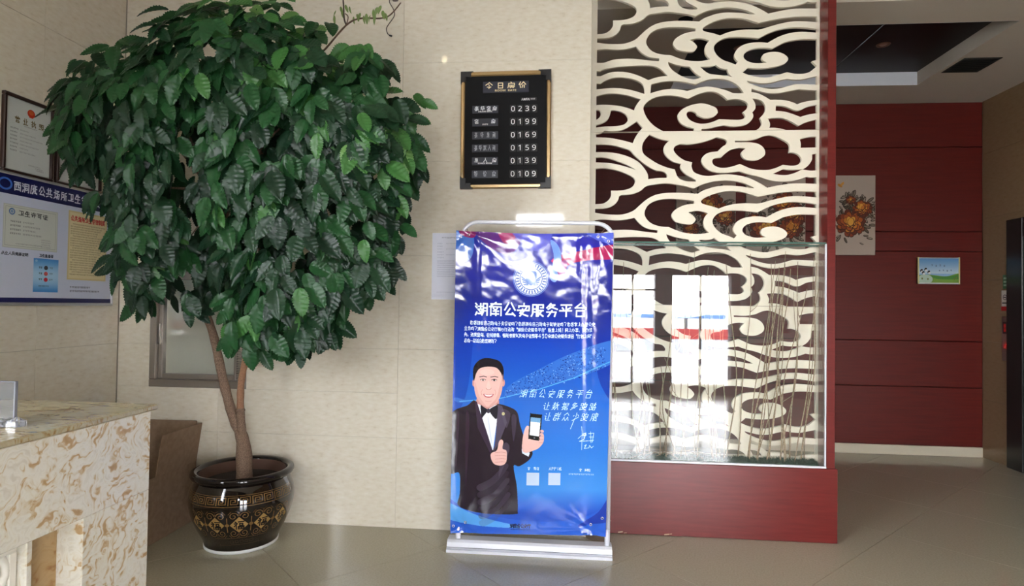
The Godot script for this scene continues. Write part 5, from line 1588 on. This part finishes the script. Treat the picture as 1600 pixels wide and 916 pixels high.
# ---------------------------------------------------------------- left wall: bulletin board and two licences
func build_left_wall_prints() -> void:
	# bulletin board, 1.46 m by 0.69 m; one pixel a millimetre
	var bw := 1.46
	var bh := 0.69
	var z1 := -3.665
	var cv := Canvas.new(1460, 690, c8(206, 212, 232))
	cv.rect(0, 0, 1460, 104, c8(22, 26, 84))
	cv.ellipse(Vector2(700, 52), Vector2(42, 34), c8(70, 120, 210))
	cv.ellipse(Vector2(700, 52), Vector2(30, 24), c8(22, 26, 84))
	write(cv, "西洞庭公共场所卫生信息公示栏", 752, 28, Vector2(38, 50), 50.5, 6.5, c8(228, 230, 240))
	cv.rect(0, 664, 1460, 26, c8(22, 26, 84))
	# hygiene licence
	cv.rect(694, 158, 342, 236, c8(186, 190, 184))
	cv.rect(698, 162, 334, 228, c8(206, 210, 202))
	cv.outline(706, 170, 318, 212, 2, c8(150, 156, 150))
	cv.ring(Vector2(744, 196), 15, 6, c8(70, 110, 170))
	cv.ellipse(Vector2(744, 196), Vector2(8, 9), c8(120, 150, 190))
	write(cv, "卫生许可证", 784, 184, Vector2(30, 28), 38, 4.5, c8(60, 62, 62))
	for i in 4:
		dashes(cv, 736, 244 + i * 22, 66, 11, c8(110, 112, 110))
		dashes(cv, 812, 244 + i * 22, 70 + (i * 37) % 60, 10, c8(120, 122, 120))
	for i in 4:
		dashes(cv, 930, 330 + i * 13, 60, 9, c8(140, 140, 140))
	dashes(cv, 770, 366, 170, 8, c8(130, 132, 130))
	# headings
	write(cv, "从业人员健康证明", 690, 416, Vector2(17, 17), 20, 3, c8(36, 38, 60))
	write(cv, "卫生监督等级", 920, 412, Vector2(16, 17), 19, 3, c8(36, 38, 60))
	# blue card with three grade discs
	for y in 192:
		cv.rect(884, 438 + y, 166, 1, c8(64, 140, 216).lerp(c8(176, 214, 240), sin(PI * y / 192.0)))
	for i in 3:
		var p := Vector2(966, 490 + i * 34)
		cv.ellipse(p, Vector2(13, 12), [c8(60, 60, 70), c8(214, 90, 90), c8(200, 40, 60)][i])
		dashes(cv, p.x - 46, p.y - 6, 24, 12, c8(30, 40, 60))
		dashes(cv, p.x + 24, p.y - 6, 24, 12, c8(90, 110, 130))
	dashes(cv, 920, 592, 70, 10, c8(40, 60, 100))
	cv.ellipse(Vector2(902, 452), Vector2(8, 7), c8(150, 190, 230))
	# yellow sheet of rules
	cv.rect(1112, 130, 302, 420, c8(214, 196, 146))
	cv.rect(1122, 140, 282, 400, c8(226, 212, 168))
	write(cv, "公共场所卫生管理制度", 1130, 160, Vector2(22, 30), 27, 4.5, c8(196, 34, 34))
	for i in 22:
		dashes(cv, 1130 + (16 if i % 5 == 0 else 0), 206 + i * 14.6, 258 - (i % 5) * 14, 9, c8(92, 76, 50))
	dashes(cv, 1136, 590, 150, 12, c8(40, 42, 60))
	dashes(cv, 1136, 614, 230, 12, c8(40, 42, 60))
	var b := thing("bulletin_board", "wide blue headed public hygiene bulletin board with licence and yellow rules", "bulletin board", Vector3(WALL_X, 1.4, z1))
	obj("panel", box(Vector3(0, 0.0, 0.0), Vector3(0.018, bh, bw), 0.002), M.white, b)
	obj("print", face(Vector3(0.0186, bh - 0.004, bw - 0.004), Vector3(0, 0, -bw + 0.008), Vector3(0, -bh + 0.008, 0)), print_mat(cv.im, 0.35), b)
	for r in [[-0.012, -0.014, bw, 0.004], [-0.012, bh - 0.004, bw, bh + 0.012], [-0.014, -0.014, 0.004, bh + 0.012]]:
		obj("frame_strip", box(Vector3(0, r[1], r[0]), Vector3(0.026, r[3], r[2]), 0.004), M.alu, b)
	# business licence
	cv = Canvas.new(330, 440, c8(206, 210, 206))
	cv.outline(8, 8, 314, 424, 2, c8(176, 182, 172))
	cv.ellipse(Vector2(180, 66), Vector2(28, 25), c8(204, 60, 40))
	cv.ellipse(Vector2(180, 60), Vector2(18, 14), c8(214, 96, 50))
	cv.rect(166, 78, 28, 14, c8(204, 60, 40))
	write(cv, "营业执照", 66, 108, Vector2(32, 36), 58, 5, c8(112, 98, 66))
	dashes(cv, 130, 152, 100, 7, c8(120, 120, 120))
	for i in 7:
		dashes(cv, 36, 180 + i * 22, 54, 10, c8(90, 92, 92))
		dashes(cv, 104, 180 + i * 22, 60 + (i * 53) % 130, 9, c8(130, 132, 132))
	dashes(cv, 170, 380, 90, 9, c8(130, 130, 130))
	for i in 4:
		dashes(cv, 220 + i * 8, 392 + (i % 2) * 10, 40, 7, c8(150, 150, 150))
	licence("business_licence", "dark framed business licence with red emblem above the bulletin board", -3.196, 0.312, cv.im)
	cv = Canvas.new(330, 440, c8(204, 206, 204))
	cv.outline(10, 10, 310, 420, 2, c8(176, 180, 176))
	for i in 9:
		dashes(cv, 40, 70 + i * 34, 230, 11, c8(140, 142, 142))
	licence("framed_certificate", "dark framed certificate mostly hidden behind the tree leaves beside the business licence", -3.56, 0.34, cv.im)

func licence(called: String, label: String, z: float, w: float, im: Image) -> void:
	var h := 0.43
	var o := thing(called, label, "certificate", Vector3(WALL_X, 2.095, z))
	obj("backing", box(Vector3(0, 0.006, 0.006), Vector3(0.012, h - 0.006, w - 0.006), 0.001), M.black_matt, o)
	obj("print", face(Vector3(0.0125, h - 0.016, w - 0.016), Vector3(0, 0, -w + 0.032), Vector3(0, -h + 0.032, 0)), print_mat(im, 0.2), o)
	for r in [[0, 0, w, 0.02], [0, h - 0.02, w, h], [0, 0.02, 0.018, h - 0.02], [w - 0.018, 0.02, w, h - 0.02]]:
		obj("frame_strip", box(Vector3(0, r[1], r[0]), Vector3(0.024, r[3], r[2]), 0.004), M.dark_frame, o)

func build_small_things() -> void:
	# notice on the wall behind the banner
	var cv := Canvas.new(300, 425, c8(226, 228, 240))
	dashes(cv, 62, 26, 150, 10, c8(120, 124, 140))
	for i in 6:
		dashes(cv, 34, 64 + i * 18, 40, 9, c8(168, 172, 190))
		if i % 2 == 0:
			dashes(cv, 90, 64 + i * 18, 130, 8, c8(176, 180, 196))
	for i in 8:
		dashes(cv, 34, 176 + i * 14, 232 - (i % 3) * 30, 8, c8(160, 164, 182))
	dashes(cv, 170, 316, 80, 8, c8(168, 172, 190))
	dashes(cv, 160, 342, 90, 8, c8(168, 172, 190))
	dashes(cv, 34, 376, 120, 7, c8(180, 184, 198))
	var p := thing("paper_notice", "plain white printed notice stuck to the wall behind the blue banner", "notice", Vector3(-0.85, 1.457, WALL_Z))
	obj("sheet", box(Vector3(0, 0, 0.0003), Vector3(0.298, 0.425, 0.0012), 0.0002), M.white, p)
	obj("print", face(Vector3(0.001, 0.424, 0.0015), Vector3(0.296, 0, 0), Vector3(0, -0.423, 0)), print_mat(cv.im, 0.6), p)
	# loose wire hanging from a grey fitting high on the wall
	var wz := WALL_Z + 0.02
	var w := thing("hanging_wire", "thin brown wire dangling in a curl from a small grey wall fitting", "wire", Vector3(-1.13, 3.4, wz))
	var pts := [Vector3(-0.02, 0.01, 0), Vector3(-0.022, -0.03, 0.004), Vector3(0.006, -0.08, 0.006), Vector3(0.012, -0.12, 0.005), Vector3(-0.022, -0.17, 0.004), Vector3(-0.04, -0.2, 0.0), Vector3(-0.03, -0.235, 0.002), Vector3(-0.008, -0.25, 0.004)]
	obj("wire", tube(curve(pts, 6), [0.0028], 8), M.wire, w)
	obj("wire_end", tube([Vector3(-0.02, -0.245, 0.003), Vector3(-0.002, -0.252, 0.005)], [0.005, 0.006], 8), M.black, w)
	var st := begin()
	var rr := RandomNumberGenerator.new()
	rr.seed = 4
	for i in 9:
		add_tube(st, [Vector3(rr.randf_range(-0.02, 0.03), 0.06, -0.016), Vector3(rr.randf_range(-0.03, 0.05), 0.02, rr.randf_range(-0.014, 0.02)), Vector3(rr.randf_range(-0.01, 0.04), -0.02, rr.randf_range(-0.012, 0.01))], [0.008, 0.01, 0.005], 6)
	st.generate_normals()
	obj("fitting", st.commit(), mat(c8(128, 118, 112), 0.8), w)
	# nail in the wall
	var n := thing("wall_nail", "tiny dark nail in the tiled wall between tree and rate board", "nail", Vector3(-0.909, 2.732, WALL_Z))
	obj("head", lathe([Vector2(0.0, 0.008), Vector2(0.004, 0.008), Vector2(0.0045, 0.006), Vector2(0.0025, 0.004), Vector2(0.002, -0.002)], 12), M.wire, n)
	n.rotation.x = PI / 2
	# lobby downlight, seen as a glint in the wall tiles
	var dl := thing("ceiling_downlight", "small warm ceiling downlight mirrored as a glint in the wall tiles", "downlight", Vector3(-1.115, ROOM_Y, -2.22))
	var lm := mat(c8(255, 244, 214), 0.4)
	lm.emission_enabled = true
	lm.emission = c8(255, 240, 196)
	lm.emission_energy_multiplier = 0.1
	obj("rim", lathe([Vector2(0.037, -0.004), Vector2(0.06, -0.008), Vector2(0.066, 0.0), Vector2(0.037, 0.0)], 28), M.white, dl)
	obj("lamp_lens", lathe([Vector2(0.0, -0.006), Vector2(0.036, -0.005), Vector2(0.036, 0.0), Vector2(0.0, 0.001)], 28), lm, dl)
	var sl := OmniLight3D.new()
	sl.name = "downlight_light"
	sl.position = Vector3(-1.115, ROOM_Y - 0.03, -2.22)
	sl.light_color = c8(255, 240, 196)
	sl.light_energy = 0.0002
	sl.light_size = 0.02
	sl.omni_range = 12
	sl.shadow_enabled = true
	add_child(sl)
